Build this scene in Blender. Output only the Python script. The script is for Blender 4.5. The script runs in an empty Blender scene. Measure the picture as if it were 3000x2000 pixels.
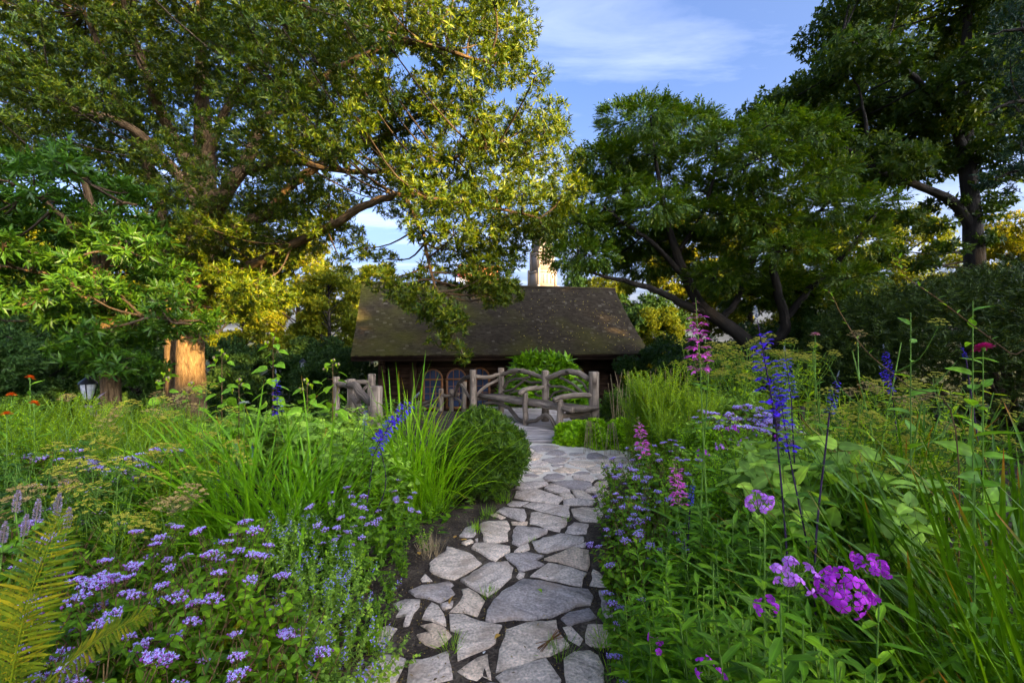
import bpy, math, random
import numpy as np
from mathutils import Vector, Matrix

# ------------------------------------------------------------------ camera, world, sun, exposure
SC = bpy.context.scene
COL = SC.collection
F = 3000 * 16 / 36.0          # focal length in photograph pixels (16 mm lens, 3000 px wide)
CAMZ = 1.5
cam_data = bpy.data.cameras.new('camera')
cam_data.lens = 16.0
cam_data.sensor_width = 36.0
cam_data.clip_start = 0.05
cam_data.clip_end = 3000
cam = bpy.data.objects.new('camera', cam_data)
COL.objects.link(cam)
cam.location = (0, 0, CAMZ)
cam.rotation_euler = (math.radians(90), 0, 0)
SC.camera = cam

SUN_EL = math.radians(14)
SUN_TRAVEL = Vector((-0.72, 0.69, 0)).normalized()
SKY_STRENGTH = 0.15
world = bpy.data.worlds.new('World')
SC.world = world
world.use_nodes = True
wn, wl = world.node_tree.nodes, world.node_tree.links
wn.clear()
w_out = wn.new('ShaderNodeOutputWorld')
w_bg = wn.new('ShaderNodeBackground')
w_bg.inputs['Strength'].default_value = SKY_STRENGTH
sky = wn.new('ShaderNodeTexSky')
sky.sky_type = 'NISHITA'
sky.sun_disc = False
sky.sun_elevation = SUN_EL
sky.sun_rotation = math.atan2(-SUN_TRAVEL.x, -SUN_TRAVEL.y)
sky.air_density = 0.45
sky.dust_density = 10.0
sky.ozone_density = 4.0
# thin cirrus, laid out on a plane far overhead so that it runs over the whole sky
tc = wn.new('ShaderNodeTexCoord')
sep = wn.new('ShaderNodeSeparateXYZ')
wl.new(tc.outputs['Generated'], sep.inputs[0])
zmax = wn.new('ShaderNodeMath'); zmax.operation = 'MAXIMUM'; zmax.inputs[1].default_value = 0.0
wl.new(sep.outputs['Z'], zmax.inputs[0])
zadd = wn.new('ShaderNodeMath'); zadd.operation = 'ADD'; zadd.inputs[1].default_value = 0.12
wl.new(zmax.outputs[0], zadd.inputs[0])
dx = wn.new('ShaderNodeMath'); dx.operation = 'DIVIDE'
dy = wn.new('ShaderNodeMath'); dy.operation = 'DIVIDE'
wl.new(sep.outputs['X'], dx.inputs[0]); wl.new(zadd.outputs[0], dx.inputs[1])
wl.new(sep.outputs['Y'], dy.inputs[0]); wl.new(zadd.outputs[0], dy.inputs[1])
comb = wn.new('ShaderNodeCombineXYZ')
wl.new(dx.outputs[0], comb.inputs[0]); wl.new(dy.outputs[0], comb.inputs[1])
cmap = wn.new('ShaderNodeMapping')
cmap.inputs['Rotation'].default_value = (0, 0, math.radians(-38))
cmap.inputs['Scale'].default_value = (0.8, 2.3, 1)
cmap.inputs['Location'].default_value = (3.6, 2.05, 0)
wl.new(comb.outputs[0], cmap.inputs['Vector'])
cn1 = wn.new('ShaderNodeTexNoise')
cn1.inputs['Scale'].default_value = 0.9; cn1.inputs['Detail'].default_value = 9
cn1.inputs['Roughness'].default_value = 0.58; cn1.inputs['Distortion'].default_value = 0.9
wl.new(cmap.outputs[0], cn1.inputs['Vector'])
crmp = wn.new('ShaderNodeMapRange')
crmp.inputs['From Min'].default_value = 0.48; crmp.inputs['From Max'].default_value = 0.74
crmp.inputs['To Min'].default_value = 0.0; crmp.inputs['To Max'].default_value = 0.75
wl.new(cn1.outputs['Fac'], crmp.inputs['Value'])
# the veil thickens toward the horizon on every side
hz = wn.new('ShaderNodeMapRange'); hz.interpolation_type = 'SMOOTHSTEP'
hz.inputs['From Min'].default_value = 0.5; hz.inputs['From Max'].default_value = 0.02
hz.inputs['To Min'].default_value = 0.0; hz.inputs['To Max'].default_value = 0.38
wl.new(sep.outputs['Z'], hz.inputs['Value'])
cadd = wn.new('ShaderNodeMath'); cadd.operation = 'ADD'
wl.new(crmp.outputs[0], cadd.inputs[0]); wl.new(hz.outputs[0], cadd.inputs[1])
cmix = wn.new('ShaderNodeMixRGB'); cmix.blend_type = 'ADD'
cmix.inputs['Color2'].default_value = (0.85, 0.82, 0.80, 1)
wl.new(cadd.outputs[0], cmix.inputs['Fac'])
wl.new(sky.outputs[0], cmix.inputs['Color1'])
wl.new(cmix.outputs[0], w_bg.inputs['Color'])
wl.new(w_bg.outputs[0], w_out.inputs[0])

sun_data = bpy.data.lights.new('sun', 'SUN')
sun_data.energy = 4.6
sun_data.angle = math.radians(0.9)
sun_data.color = (1.0, 0.72, 0.30)
sun = bpy.data.objects.new('sun', sun_data)
COL.objects.link(sun)
tvec = Vector((SUN_TRAVEL.x * math.cos(SUN_EL), SUN_TRAVEL.y * math.cos(SUN_EL), -math.sin(SUN_EL)))
sun.rotation_euler = tvec.to_track_quat('-Z', 'Y').to_euler()

SC.view_settings.view_transform = 'Standard'
SC.view_settings.look = 'None'
SC.view_settings.exposure = 2.6
SC.view_settings.gamma = 1.0
SC.view_settings.use_curve_mapping = False
SC.cycles.max_bounces = 5
SC.cycles.diffuse_bounces = 3
SC.cycles.glossy_bounces = 2
SC.cycles.transmission_bounces = 4
SC.cycles.transparent_max_bounces = 4
SC.cycles.use_adaptive_sampling = True
SC.cycles.adaptive_threshold = 0.02
SC.cycles.use_denoising = True
SC.cycles.caustics_reflective = False
SC.cycles.caustics_refractive = False

# ------------------------------------------------------------------ helpers
rng = np.random.default_rng(7)
random.seed(7)
UP = np.array([0.0, 0.0, 1.0])


def at(px, py, d):
    return np.array([(px - 1500) / F * d, d, CAMZ - (py - 1000) / F * d])


def sstep(a, b, x):
    t = np.clip((x - a) / (b - a), 0, 1)
    return t * t * (3 - 2 * t)


def gz(x, y):
    """height of the ground"""
    fall = sstep(9.6, 14.5, y) * (1 - 0.85 * sstep(6.0, 11.0, x)) + 0.5 * sstep(6.5, 10.5, y) * sstep(-3.2, -5.5, x) * (1 - sstep(9.6, 14.5, y))
    return -1.7 * np.clip(fall, 0, 1)


def nrm(v):
    v = np.asarray(v, float)
    return v / np.maximum(np.linalg.norm(v, axis=-1, keepdims=True), 1e-9)


class G:
    """collects geometry for one mesh"""
    def __init__(s):
        s.V, s.Fs, s.UV, s.n = [], {}, [], 0

    def add(s, V, faces, mat=0, uv=None):
        V = np.asarray(V, float).reshape(-1, 3)
        for f in faces:
            f = np.asarray(f, int)
            if f.size:
                s.Fs.setdefault((f.shape[1], mat), []).append(f + s.n)
        s.V.append(V)
        s.UV.append(np.zeros((len(V), 2)) if uv is None else np.asarray(uv, float))
        s.n += len(V)

    def mesh(s, name, mats, smooth=False):
        me = bpy.data.meshes.new(name)
        V = np.concatenate(s.V) if s.V else np.zeros((0, 3))
        UV = np.concatenate(s.UV) if s.UV else np.zeros((0, 2))
        loops, starts, mi, off = [], [], [], 0
        for (k, m), L in s.Fs.items():
            f = np.concatenate(L)
            loops.append(f.ravel())
            starts.append(off + np.arange(len(f)) * k)
            off += f.size
            mi.append(np.full(len(f), m, int))
        loops = np.concatenate(loops).astype(np.int32)
        starts = np.concatenate(starts).astype(np.int32)
        mi = np.concatenate(mi).astype(np.int32)
        me.vertices.add(len(V)); me.vertices.foreach_set('co', V.ravel())
        me.loops.add(len(loops)); me.loops.foreach_set('vertex_index', loops)
        me.polygons.add(len(starts)); me.polygons.foreach_set('loop_start', starts)
        me.polygons.foreach_set('material_index', mi)
        if smooth:
            me.polygons.foreach_set('use_smooth', np.ones(len(starts), bool))
        uvl = me.uv_layers.new(name='UVMap')
        uvl.data.foreach_set('uv', UV[loops].astype(np.float32).ravel())
        me.update(calc_edges=True)
        for m in (mats if isinstance(mats, (list, tuple)) else [mats]):
            me.materials.append(m)
        return me


def link(name, me, parent=None, loc=None, rot=None, scale=None):
    o = bpy.data.objects.new(name, me)
    COL.objects.link(o)
    if parent is not None:
        o.parent = parent
    if loc is not None:
        o.location = loc
    if rot is not None:
        o.rotation_euler = rot
    if scale is not None:
        o.scale = scale if hasattr(scale, '__len__') else (scale,) * 3
    return o


def tag(o, label=None, cat=None, group=None, kind=None):
    if label: o['label'] = label
    if cat: o['category'] = cat
    if group: o['group'] = group
    if kind: o['kind'] = kind
    return o


def thing(name, label, cat, loc=(0, 0, 0), rz=0.0, group=None, scale=1.0):
    o = link(name, None, None, loc, (0, 0, rz), scale)
    return tag(o, label, cat, group)


def stuffpart(o):
    o['kind'] = 'stuff'
    return o


# leaf templates in (along, across, up) units
T_DIA = (np.array([(0, 0, 0), (.5, 0, -.05), (.42, -.5, .02), (.42, .5, .02), (1, 0, -.10)], float),
         [np.array([(0, 2, 1), (0, 1, 3), (2, 4, 1), (1, 4, 3)])])


def leaf_tpl(us, ws, hs, fold=0.05):
    """us: stations without base and tip; ws: half widths; hs: height of midrib"""
    V = [(0, 0, 0)]
    for u, w, h in zip(us, ws, hs):
        V += [(u, -w, h + fold), (u, 0, h), (u, w, h + fold)]
    V.append((1, 0, hs[-1] - .07))
    n = len(us)
    tri = [(0, 1, 2), (0, 2, 3)]
    quad = []
    for i in range(n - 1):
        a = 1 + 3 * i
        quad += [(a, a + 3, a + 4, a + 1), (a + 1, a + 4, a + 5, a + 2)]
    a = 1 + 3 * (n - 1); t = len(V) - 1
    tri += [(a, t, a + 1), (a + 1, t, a + 2)]
    return np.array(V, float), [np.array(tri)] + ([np.array(quad)] if quad else [])


T_LAN = leaf_tpl([.22, .6], [.40, .42], [.01, -.03])
T_OVA = leaf_tpl([.12, .38, .72], [.40, .5, .28], [.02, .02, -.05])
T_HEART = leaf_tpl([-.06, .12, .4, .75], [.28, .47, .5, .24], [.03, .03, .0, -.10], .07)
T_NEEDLE = (np.array([(0, -.5, 0), (0, .5, 0), (1, .25, 0), (1, -.25, 0)], float), [np.array([(0, 1, 2, 3)])])


def frames(X, N):
    X = nrm(X)
    Y = np.cross(N, X)
    bad = np.linalg.norm(Y, axis=1) < 1e-4
    if bad.any():
        Y[bad] = np.cross(np.array([1.0, .3, 0]), X[bad])
    Y = nrm(Y)
    return X, Y, np.cross(X, Y)


def inst(g, tpl, P, X, N, L, W=None, mat=0):
    """scatter a template: P origins, X directions, N normal hints, L lengths, W widths"""
    tv, tf = tpl
    P = np.asarray(P, float).reshape(-1, 3)
    n = len(P)
    if n == 0:
        return
    X = np.broadcast_to(np.asarray(X, float), (n, 3)); N = np.broadcast_to(np.asarray(N, float), (n, 3))
    X, Y, Z = frames(X, N)
    L = np.broadcast_to(np.asarray(L, float), (n,)); W = L if W is None else np.broadcast_to(np.asarray(W, float), (n,))
    V = (P[:, None, :] + X[:, None, :] * (tv[None, :, 0:1] * L[:, None, None])
         + Y[:, None, :] * (tv[None, :, 1:2] * W[:, None, None])
         + Z[:, None, :] * (tv[None, :, 2:3] * L[:, None, None]))
    k = len(tv)
    off = (np.arange(n) * k)[:, None, None]
    faces = [(f[None] + off).reshape(-1, f.shape[1]) for f in tf]
    uv = np.tile(np.stack([tv[:, 1] + .5, tv[:, 0]], 1), (n, 1))
    g.add(V.reshape(-1, 3), faces, mat, uv)


def smooth_poly(P, n):
    """Catmull-Rom through the points, n samples for each span; works on any number of columns"""
    P = np.asarray(P, float)
    if len(P) < 3 and n <= 1:
        return P
    Q = np.vstack([2 * P[0] - P[1], P, 2 * P[-1] - P[-2]])
    out = []
    for i in range(1, len(Q) - 2):
        p0, p1, p2, p3 = Q[i - 1], Q[i], Q[i + 1], Q[i + 2]
        for t in np.arange(n) / n:
            out.append(.5 * ((2 * p1) + (p2 - p0) * t + (2 * p0 - 5 * p1 + 4 * p2 - p3) * t * t + (3 * p1 - p0 - 3 * p2 + p3) * t ** 3))
    out.append(P[-1])
    return np.array(out)


def tube(g, P, R, sides=6, mat=0, cap=True, wob=0.0, r=rng):
    P = np.asarray(P, float); m = len(P)
    R = np.broadcast_to(np.asarray(R, float), (m,))
    T = nrm(np.gradient(P, axis=0))
    ref = np.array([0.0, 0, 1]) if abs(T[0][2]) < .9 else np.array([1.0, 0, 0])
    U = nrm(np.cross(T[0], ref)); Us = [U]
    for i in range(1, m):
        U = U - T[i] * np.dot(U, T[i]); U = nrm(U); Us.append(U)
    Us = np.array(Us); Vs = np.cross(T, Us)
    a = np.arange(sides) * 2 * math.pi / sides
    rad = R[:, None] * np.ones((m, sides))
    if wob:
        k = r.normal(0, wob, (m, sides))
        k[1:-1] = (k[:-2] + k[1:-1] * 2 + k[2:]) / 3
        rad = rad * (1 + k)
    V = P[:, None] + rad[..., None] * (np.cos(a)[None, :, None] * Us[:, None] + np.sin(a)[None, :, None] * Vs[:, None])
    i = np.arange(m - 1)[:, None] * sides; j = np.arange(sides)[None]
    j2 = (j + 1) % sides
    q = np.stack([i + j, i + j2, i + sides + j2, i + sides + j], -1).reshape(-1, 4)
    d = np.concatenate([[0], np.cumsum(np.linalg.norm(np.diff(P, axis=0), axis=1))])
    uv = np.stack([np.broadcast_to(np.abs(((a / math.pi) + 1) % 2 - 1)[None], (m, sides)), np.broadcast_to(d[:, None], (m, sides))], -1).reshape(-1, 2)
    Vf = V.reshape(-1, 3)
    faces = [q]
    if cap:
        faces.append(np.array([np.arange(sides)[::-1], np.arange(sides) + (m - 1) * sides]))
    g.add(Vf, faces, mat, uv)


def box(g, lo, hi, mat=0, fr=None):
    """axis box in an optional frame (origin, U, V, W)"""
    x0, y0, z0 = lo; x1, y1, z1 = hi
    V = np.array([(x0, y0, z0), (x1, y0, z0), (x1, y1, z0), (x0, y1, z0), (x0, y0, z1), (x1, y0, z1), (x1, y1, z1), (x0, y1, z1)], float)
    if fr is not None:
        o, a, b, c = fr
        V = np.asarray(o) + V[:, 0:1] * a + V[:, 1:2] * b + V[:, 2:3] * c
    g.add(V, [np.array([(0, 3, 2, 1), (4, 5, 6, 7), (0, 1, 5, 4), (1, 2, 6, 5), (2, 3, 7, 6), (3, 0, 4, 7)])], mat)


def lathe(g, prof, sides=12, mat=0, c=(0, 0, 0)):
    prof = np.asarray(prof, float); m = len(prof)
    a = np.arange(sides) * 2 * math.pi / sides
    V = np.stack([prof[:, 0:1] * np.cos(a), prof[:, 0:1] * np.sin(a), np.broadcast_to(prof[:, 1:2], (m, sides))], -1) + np.asarray(c)
    i = np.arange(m - 1)[:, None] * sides; j = np.arange(sides)[None]; j2 = (j + 1) % sides
    g.add(V.reshape(-1, 3), [np.stack([i + j, i + j2, i + sides + j2, i + sides + j], -1).reshape(-1, 4)], mat)


# ------------------------------------------------------------------ materials
def new_mat(name):
    m = bpy.data.materials.new(name); m.use_nodes = True
    n, l = m.node_tree.nodes, m.node_tree.links
    b = n['Principled BSDF']
    return m, n, l, b


def ramp(n, stops):
    r = n.new('ShaderNodeValToRGB')
    e = r.color_ramp.elements
    while len(e) < len(stops):
        e.new(0.5)
    for el, (p, c) in zip(e, stops):
        el.position = p; el.color = (*c, 1)
    return r


def leaf_mat(name, cols, trans=0.35, rough=0.5, spec=0.35, tip=None, glow=1.5, warm=True):
    """leaf blade: colour varies leaf by leaf, light passes through; tip = colour of withered blade ends"""
    if warm:
        cols = [(c[0] * (.80 + .85 * i / max(len(cols) - 1, 1)), c[1] * (.68 + .78 * i / max(len(cols) - 1, 1)), c[2] * .38) for i, c in enumerate(cols)]
    m, n, l, b = new_mat(name)
    geo = n.new('ShaderNodeNewGeometry'); oi = n.new('ShaderNodeObjectInfo')
    ad = n.new('ShaderNodeMath'); ad.operation = 'MULTIPLY_ADD'; ad.inputs[1].default_value = .3
    l.new(oi.outputs['Random'], ad.inputs[0])
    mul = n.new('ShaderNodeMath'); mul.operation = 'MULTIPLY'; mul.inputs[1].default_value = .7
    l.new(geo.outputs['Random Per Island'], mul.inputs[0]); l.new(mul.outputs[0], ad.inputs[2])
    k = len(cols)
    r = ramp(n, [(i / max(k - 1, 1), c) for i, c in enumerate(cols)])
    l.new(ad.outputs[0], r.inputs[0])
    col = r.outputs[0]
    # fine mottling over the blade
    tcx = n.new('ShaderNodeTexCoord')
    nz = n.new('ShaderNodeTexNoise'); nz.inputs['Scale'].default_value = 38; nz.inputs['Detail'].default_value = 0
    l.new(tcx.outputs['Object'], nz.inputs['Vector'])
    mr = n.new('ShaderNodeMapRange'); mr.inputs['From Min'].default_value = .3; mr.inputs['From Max'].default_value = .7
    mr.inputs['To Min'].default_value = .78; mr.inputs['To Max'].default_value = 1.22
    l.new(nz.outputs['Fac'], mr.inputs['Value'])
    mm = n.new('ShaderNodeMixRGB'); mm.blend_type = 'MULTIPLY'; mm.inputs['Fac'].default_value = 1
    l.new(col, mm.inputs['Color1']); l.new(mr.outputs[0], mm.inputs['Color2'])
    col = mm.outputs[0]
    uvn = n.new('ShaderNodeUVMap'); sp = n.new('ShaderNodeSeparateXYZ')
    l.new(uvn.outputs[0], sp.inputs[0])
    # paler midrib
    ab = n.new('ShaderNodeMath'); ab.operation = 'SUBTRACT'; ab.inputs[1].default_value = .5
    l.new(sp.outputs['X'], ab.inputs[0])
    ab2 = n.new('ShaderNodeMath'); ab2.operation = 'ABSOLUTE'; l.new(ab.outputs[0], ab2.inputs[0])
    rib = n.new('ShaderNodeMapRange'); rib.inputs['From Min'].default_value = 0.0; rib.inputs['From Max'].default_value = .09
    rib.inputs['To Min'].default_value = 1.35; rib.inputs['To Max'].default_value = 1.0
    l.new(ab2.outputs[0], rib.inputs['Value'])
    rm = n.new('ShaderNodeMixRGB'); rm.blend_type = 'MULTIPLY'; rm.inputs['Fac'].default_value = 1
    l.new(col, rm.inputs['Color1']); l.new(rib.outputs[0], rm.inputs['Color2'])
    col = rm.outputs[0]
    if tip is not None:
        th = n.new('ShaderNodeMath'); th.operation = 'MULTIPLY_ADD'; th.inputs[1].default_value = .16
        l.new(oi.outputs['Random'], th.inputs[0]); l.new(sp.outputs['Y'], th.inputs[2])
        t2 = n.new('ShaderNodeMapRange'); t2.inputs['From Min'].default_value = 1.02; t2.inputs['From Max'].default_value = 1.12
        l.new(th.outputs[0], t2.inputs['Value'])
        tm = n.new('ShaderNodeMixRGB'); tm.inputs['Color2'].default_value = (*tip, 1)
        l.new(t2.outputs[0], tm.inputs['Fac']); l.new(col, tm.inputs['Color1'])
        col = tm.outputs[0]
    l.new(col, b.inputs['Base Color'])
    b.inputs['Roughness'].default_value = rough
    b.inputs['Specular IOR Level'].default_value = spec * .55
    if trans > 0:
        tr = n.new('ShaderNodeBsdfTranslucent')
        tcx2 = n.new('ShaderNodeMixRGB'); tcx2.blend_type = 'MULTIPLY'; tcx2.inputs['Fac'].default_value = 1
        tcx2.inputs['Color2'].default_value = (1.25 * glow, 1.15 * glow, .45 * glow, 1)
        l.new(col, tcx2.inputs['Color1']); l.new(tcx2.outputs[0], tr.inputs['Color'])
        mx = n.new('ShaderNodeMixShader'); mx.inputs[0].default_value = trans
        l.new(b.outputs[0], mx.inputs[1]); l.new(tr.outputs[0], mx.inputs[2])
        l.new(mx.outputs[0], n['Material Output'].inputs[0])
    return m


def petal_mat(name, c1, c2, trans=.3, rough=.6):
    m, n, l, b = new_mat(name)
    geo = n.new('ShaderNodeNewGeometry')
    r = ramp(n, [(0, c1), (1, c2)])
    l.new(geo.outputs['Random Per Island'], r.inputs[0])
    l.new(r.outputs[0], b.inputs['Base Color'])
    b.inputs['Roughness'].default_value = rough
    b.inputs['Specular IOR Level'].default_value = .2
    tr = n.new('ShaderNodeBsdfTranslucent'); l.new(r.outputs[0], tr.inputs['Color'])
    mx = n.new('ShaderNodeMixShader'); mx.inputs[0].default_value = trans
    l.new(b.outputs[0], mx.inputs[1]); l.new(tr.outputs[0], mx.inputs[2])
    l.new(mx.outputs[0], n['Material Output'].inputs[0])
    return m


def plain(name, c, rough=.6, metal=0.0, spec=.4):
    m, n, l, b = new_mat(name)
    nz = n.new('ShaderNodeTexNoise'); nz.inputs['Scale'].default_value = 22; nz.inputs['Detail'].default_value = 4
    tcx = n.new('ShaderNodeTexCoord'); l.new(tcx.outputs['Object'], nz.inputs['Vector'])
    r = ramp(n, [(.3, tuple(x * .78 for x in c)), (.7, tuple(min(x * 1.2, 1) for x in c))])
    l.new(nz.outputs['Fac'], r.inputs[0]); l.new(r.outputs[0], b.inputs['Base Color'])
    b.inputs['Roughness'].default_value = rough; b.inputs['Metallic'].default_value = metal
    b.inputs['Specular IOR Level'].default_value = spec
    return m


def bark_mat(name, dark, light, scale=(7, 3.0), bump=.6, rough=.9):
    """furrowed bark or weathered wood: streaks run along the tube's length (v of its UV)"""
    m, n, l, b = new_mat(name)
    uvn = n.new('ShaderNodeUVMap'); mp = n.new('ShaderNodeMapping')
    mp.inputs['Scale'].default_value = (scale[0], scale[1], 1)
    oi = n.new('ShaderNodeObjectInfo')
    cb = n.new('ShaderNodeCombineXYZ'); l.new(oi.outputs['Random'], cb.inputs[2])
    sc = n.new('ShaderNodeVectorMath'); sc.operation = 'SCALE'; sc.inputs['Scale'].default_value = 40
    l.new(cb.outputs[0], sc.inputs[0])
    l.new(uvn.outputs[0], mp.inputs['Vector']); l.new(sc.outputs[0], mp.inputs['Location'])
    nz = n.new('ShaderNodeTexNoise'); nz.inputs['Scale'].default_value = 1.0; nz.inputs['Detail'].default_value = 7
    nz.inputs['Roughness'].default_value = .68; nz.inputs['Distortion'].default_value = .35
    l.new(mp.outputs[0], nz.inputs['Vector'])
    mid = tuple((a + c) / 2 for a, c in zip(dark, light))
    r = ramp(n, [(.32, dark), (.5, mid), (.64, light)])
    l.new(nz.outputs['Fac'], r.inputs[0])
    tcx = n.new('ShaderNodeTexCoord')
    n2 = n.new('ShaderNodeTexNoise'); n2.inputs['Scale'].default_value = 2.6; n2.inputs['Detail'].default_value = 3
    l.new(tcx.outputs['Object'], n2.inputs['Vector'])
    mr = n.new('ShaderNodeMapRange'); mr.inputs['From Min'].default_value = .3; mr.inputs['From Max'].default_value = .7
    mr.inputs['To Min'].default_value = .65; mr.inputs['To Max'].default_value = 1.25
    l.new(n2.outputs['Fac'], mr.inputs['Value'])
    mm = n.new('ShaderNodeMixRGB'); mm.blend_type = 'MULTIPLY'; mm.inputs['Fac'].default_value = 1
    l.new(r.outputs[0], mm.inputs['Color1']); l.new(mr.outputs[0], mm.inputs['Color2'])
    l.new(mm.outputs[0], b.inputs['Base Color'])
    bp = n.new('ShaderNodeBump'); bp.inputs['Strength'].default_value = bump; bp.inputs['Distance'].default_value = .035
    l.new(nz.outputs['Fac'], bp.inputs['Height']); l.new(bp.outputs[0], b.inputs['Normal'])
    b.inputs['Roughness'].default_value = rough; b.inputs['Specular IOR Level'].default_value = .2
    return m


def ground_mat(name, c1, c2, c3, scale=3.0, bump=.4, fine=60):
    m, n, l, b = new_mat(name)
    tcx = n.new('ShaderNodeTexCoord')
    a = n.new('ShaderNodeTexNoise'); a.inputs['Scale'].default_value = scale; a.inputs['Detail'].default_value = 6
    f = n.new('ShaderNodeTexNoise'); f.inputs['Scale'].default_value = fine; f.inputs['Detail'].default_value = 4
    l.new(tcx.outputs['Object'], a.inputs['Vector']); l.new(tcx.outputs['Object'], f.inputs['Vector'])
    mx = n.new('ShaderNodeMath'); mx.operation = 'MULTIPLY_ADD'; mx.inputs[1].default_value = .55
    hf = n.new('ShaderNodeMath'); hf.operation = 'MULTIPLY'; hf.inputs[1].default_value = .45
    l.new(f.outputs['Fac'], hf.inputs[0]); l.new(a.outputs['Fac'], mx.inputs[0]); l.new(hf.outputs[0], mx.inputs[2])
    r = ramp(n, [(.36, c1), (.5, c2), (.64, c3)])
    l.new(mx.outputs[0], r.inputs[0]); l.new(r.outputs[0], b.inputs['Base Color'])
    bp = n.new('ShaderNodeBump'); bp.inputs['Strength'].default_value = bump; bp.inputs['Distance'].default_value = .03
    l.new(f.outputs['Fac'], bp.inputs['Height']); l.new(bp.outputs[0], b.inputs['Normal'])
    b.inputs['Roughness'].default_value = .95; b.inputs['Specular IOR Level'].default_value = .15
    return m


def stone_mat(name):
    """cleft schist flagstones: each stone its own tone, streaked and speckled"""
    m, n, l, b = new_mat(name)
    oi = n.new('ShaderNodeObjectInfo'); tcx = n.new('ShaderNodeTexCoord')
    base = ramp(n, [(0, (.31, .25, .22)), (.15, (.45, .36, .295)), (.4, (.60, .47, .365)), (.7, (.68, .52, .375)), (1, (.67, .47, .30))])
    l.new(oi.outputs['Random'], base.inputs[0])
    cb = n.new('ShaderNodeCombineXYZ'); l.new(oi.outputs['Random'], cb.inputs[2])
    sc = n.new('ShaderNodeVectorMath'); sc.operation = 'SCALE'; sc.inputs['Scale'].default_value = 30
    l.new(cb.outputs[0], sc.inputs[0])
    va = n.new('ShaderNodeVectorMath'); va.operation = 'ADD'
    l.new(tcx.outputs['Object'], va.inputs[0]); l.new(sc.outputs[0], va.inputs[1])
    rt = n.new('ShaderNodeVectorRotate'); rt.rotation_type = 'Z_AXIS'
    an = n.new('ShaderNodeMath'); an.operation = 'MULTIPLY'; an.inputs[1].default_value = 5.0
    l.new(oi.outputs['Random'], an.inputs[0]); l.new(an.outputs[0], rt.inputs['Angle']); l.new(va.outputs[0], rt.inputs['Vector'])
    mp = n.new('ShaderNodeMapping'); mp.inputs['Scale'].default_value = (3, 9, 1); l.new(rt.outputs[0], mp.inputs['Vector'])
    s = n.new('ShaderNodeTexNoise'); s.inputs['Scale'].default_value = 1.6; s.inputs['Detail'].default_value = 8; s.inputs['Roughness'].default_value = .65
    s.inputs['Distortion'].default_value = .8
    l.new(mp.outputs[0], s.inputs['Vector'])
    f = n.new('ShaderNodeTexNoise'); f.inputs['Scale'].default_value = 75; f.inputs['Detail'].default_value = 5
    l.new(va.outputs[0], f.inputs['Vector'])
    m1 = n.new('ShaderNodeMapRange'); m1.inputs['From Min'].default_value = .3; m1.inputs['From Max'].default_value = .7
    m1.inputs['To Min'].default_value = .58; m1.inputs['To Max'].default_value = 1.36; l.new(s.outputs['Fac'], m1.inputs['Value'])
    m2 = n.new('ShaderNodeMapRange'); m2.inputs['From Min'].default_value = .3; m2.inputs['From Max'].default_value = .7
    m2.inputs['To Min'].default_value = .6; m2.inputs['To Max'].default_value = 1.4; l.new(f.outputs['Fac'], m2.inputs['Value'])
    mu = n.new('ShaderNodeMath'); mu.operation = 'MULTIPLY'; l.new(m1.outputs[0], mu.inputs[0]); l.new(m2.outputs[0], mu.inputs[1])
    mm = n.new('ShaderNodeMixRGB'); mm.blend_type = 'MULTIPLY'; mm.inputs['Fac'].default_value = 1
    l.new(base.outputs[0], mm.inputs['Color1']); l.new(mu.outputs[0], mm.inputs['Color2'])
    # rusty blotches
    q = n.new('ShaderNodeTexNoise'); q.inputs['Scale'].default_value = 5; q.inputs['Detail'].default_value = 3
    l.new(va.outputs[0], q.inputs['Vector'])
    qr = n.new('ShaderNodeMapRange'); qr.inputs['From Min'].default_value = .52; qr.inputs['From Max'].default_value = .72; qr.inputs['To Max'].default_value = .6
    l.new(q.outputs['Fac'], qr.inputs['Value'])
    rx = n.new('ShaderNodeMixRGB'); rx.inputs['Color2'].default_value = (.36, .24, .15, 1)
    l.new(qr.outputs[0], rx.inputs['Fac']); l.new(mm.outputs[0], rx.inputs['Color1'])
    l.new(rx.outputs[0], b.inputs['Base Color'])
    ad = n.new('ShaderNodeMath'); ad.operation = 'MULTIPLY_ADD'; ad.inputs[1].default_value = .25
    l.new(f.outputs['Fac'], ad.inputs[0]); l.new(s.outputs['Fac'], ad.inputs[2])
    bp = n.new('ShaderNodeBump'); bp.inputs['Strength'].default_value = .8; bp.inputs['Distance'].default_value = .03
    l.new(ad.outputs[0], bp.inputs['Height']); l.new(bp.outputs[0], b.inputs['Normal'])
    b.inputs['Roughness'].default_value = .72; b.inputs['Specular IOR Level'].default_value = .35
    return m


M = {}
M['soil'] = ground_mat('soil', (.026, .018, .013), (.06, .042, .029), (.14, .105, .072), 6, .9, 60)
M['lawn'] = ground_mat('park_ground', (.03, .045, .012), (.05, .06, .018), (.09, .08, .035), .5, .3, 8)
M['mortar'] = ground_mat('mortar', (.50, .42, .33), (.66, .56, .44), (.74, .64, .52), 6, .3, 80)
M['asphalt'] = ground_mat('asphalt', (.10, .095, .09), (.14, .13, .125), (.2, .185, .17), 1.5, .2, 60)
M['stone'] = stone_mat('flagstone')
M['oak_leaf'] = leaf_mat('oak_leaf', [(.014, .032, .002), (.030, .060, .0025), (.080, .115, .003), (.175, .175, .004)], .25, .45, .4, warm=False)
M['sapling_leaf'] = leaf_mat('young_oak_leaf', [(.020, .060, .005), (.038, .098, .006), (.068, .135, .006), (.125, .165, .006)], .35, .42, .45, warm=False)
M['pinnate_leaf'] = leaf_mat('pinnate_leaf', [(.022, .055, .003), (.038, .08, .004), (.060, .11, .004), (.085, .13, .004), (.20, .17, .006)], .3, .45, .4, warm=False)
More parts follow.
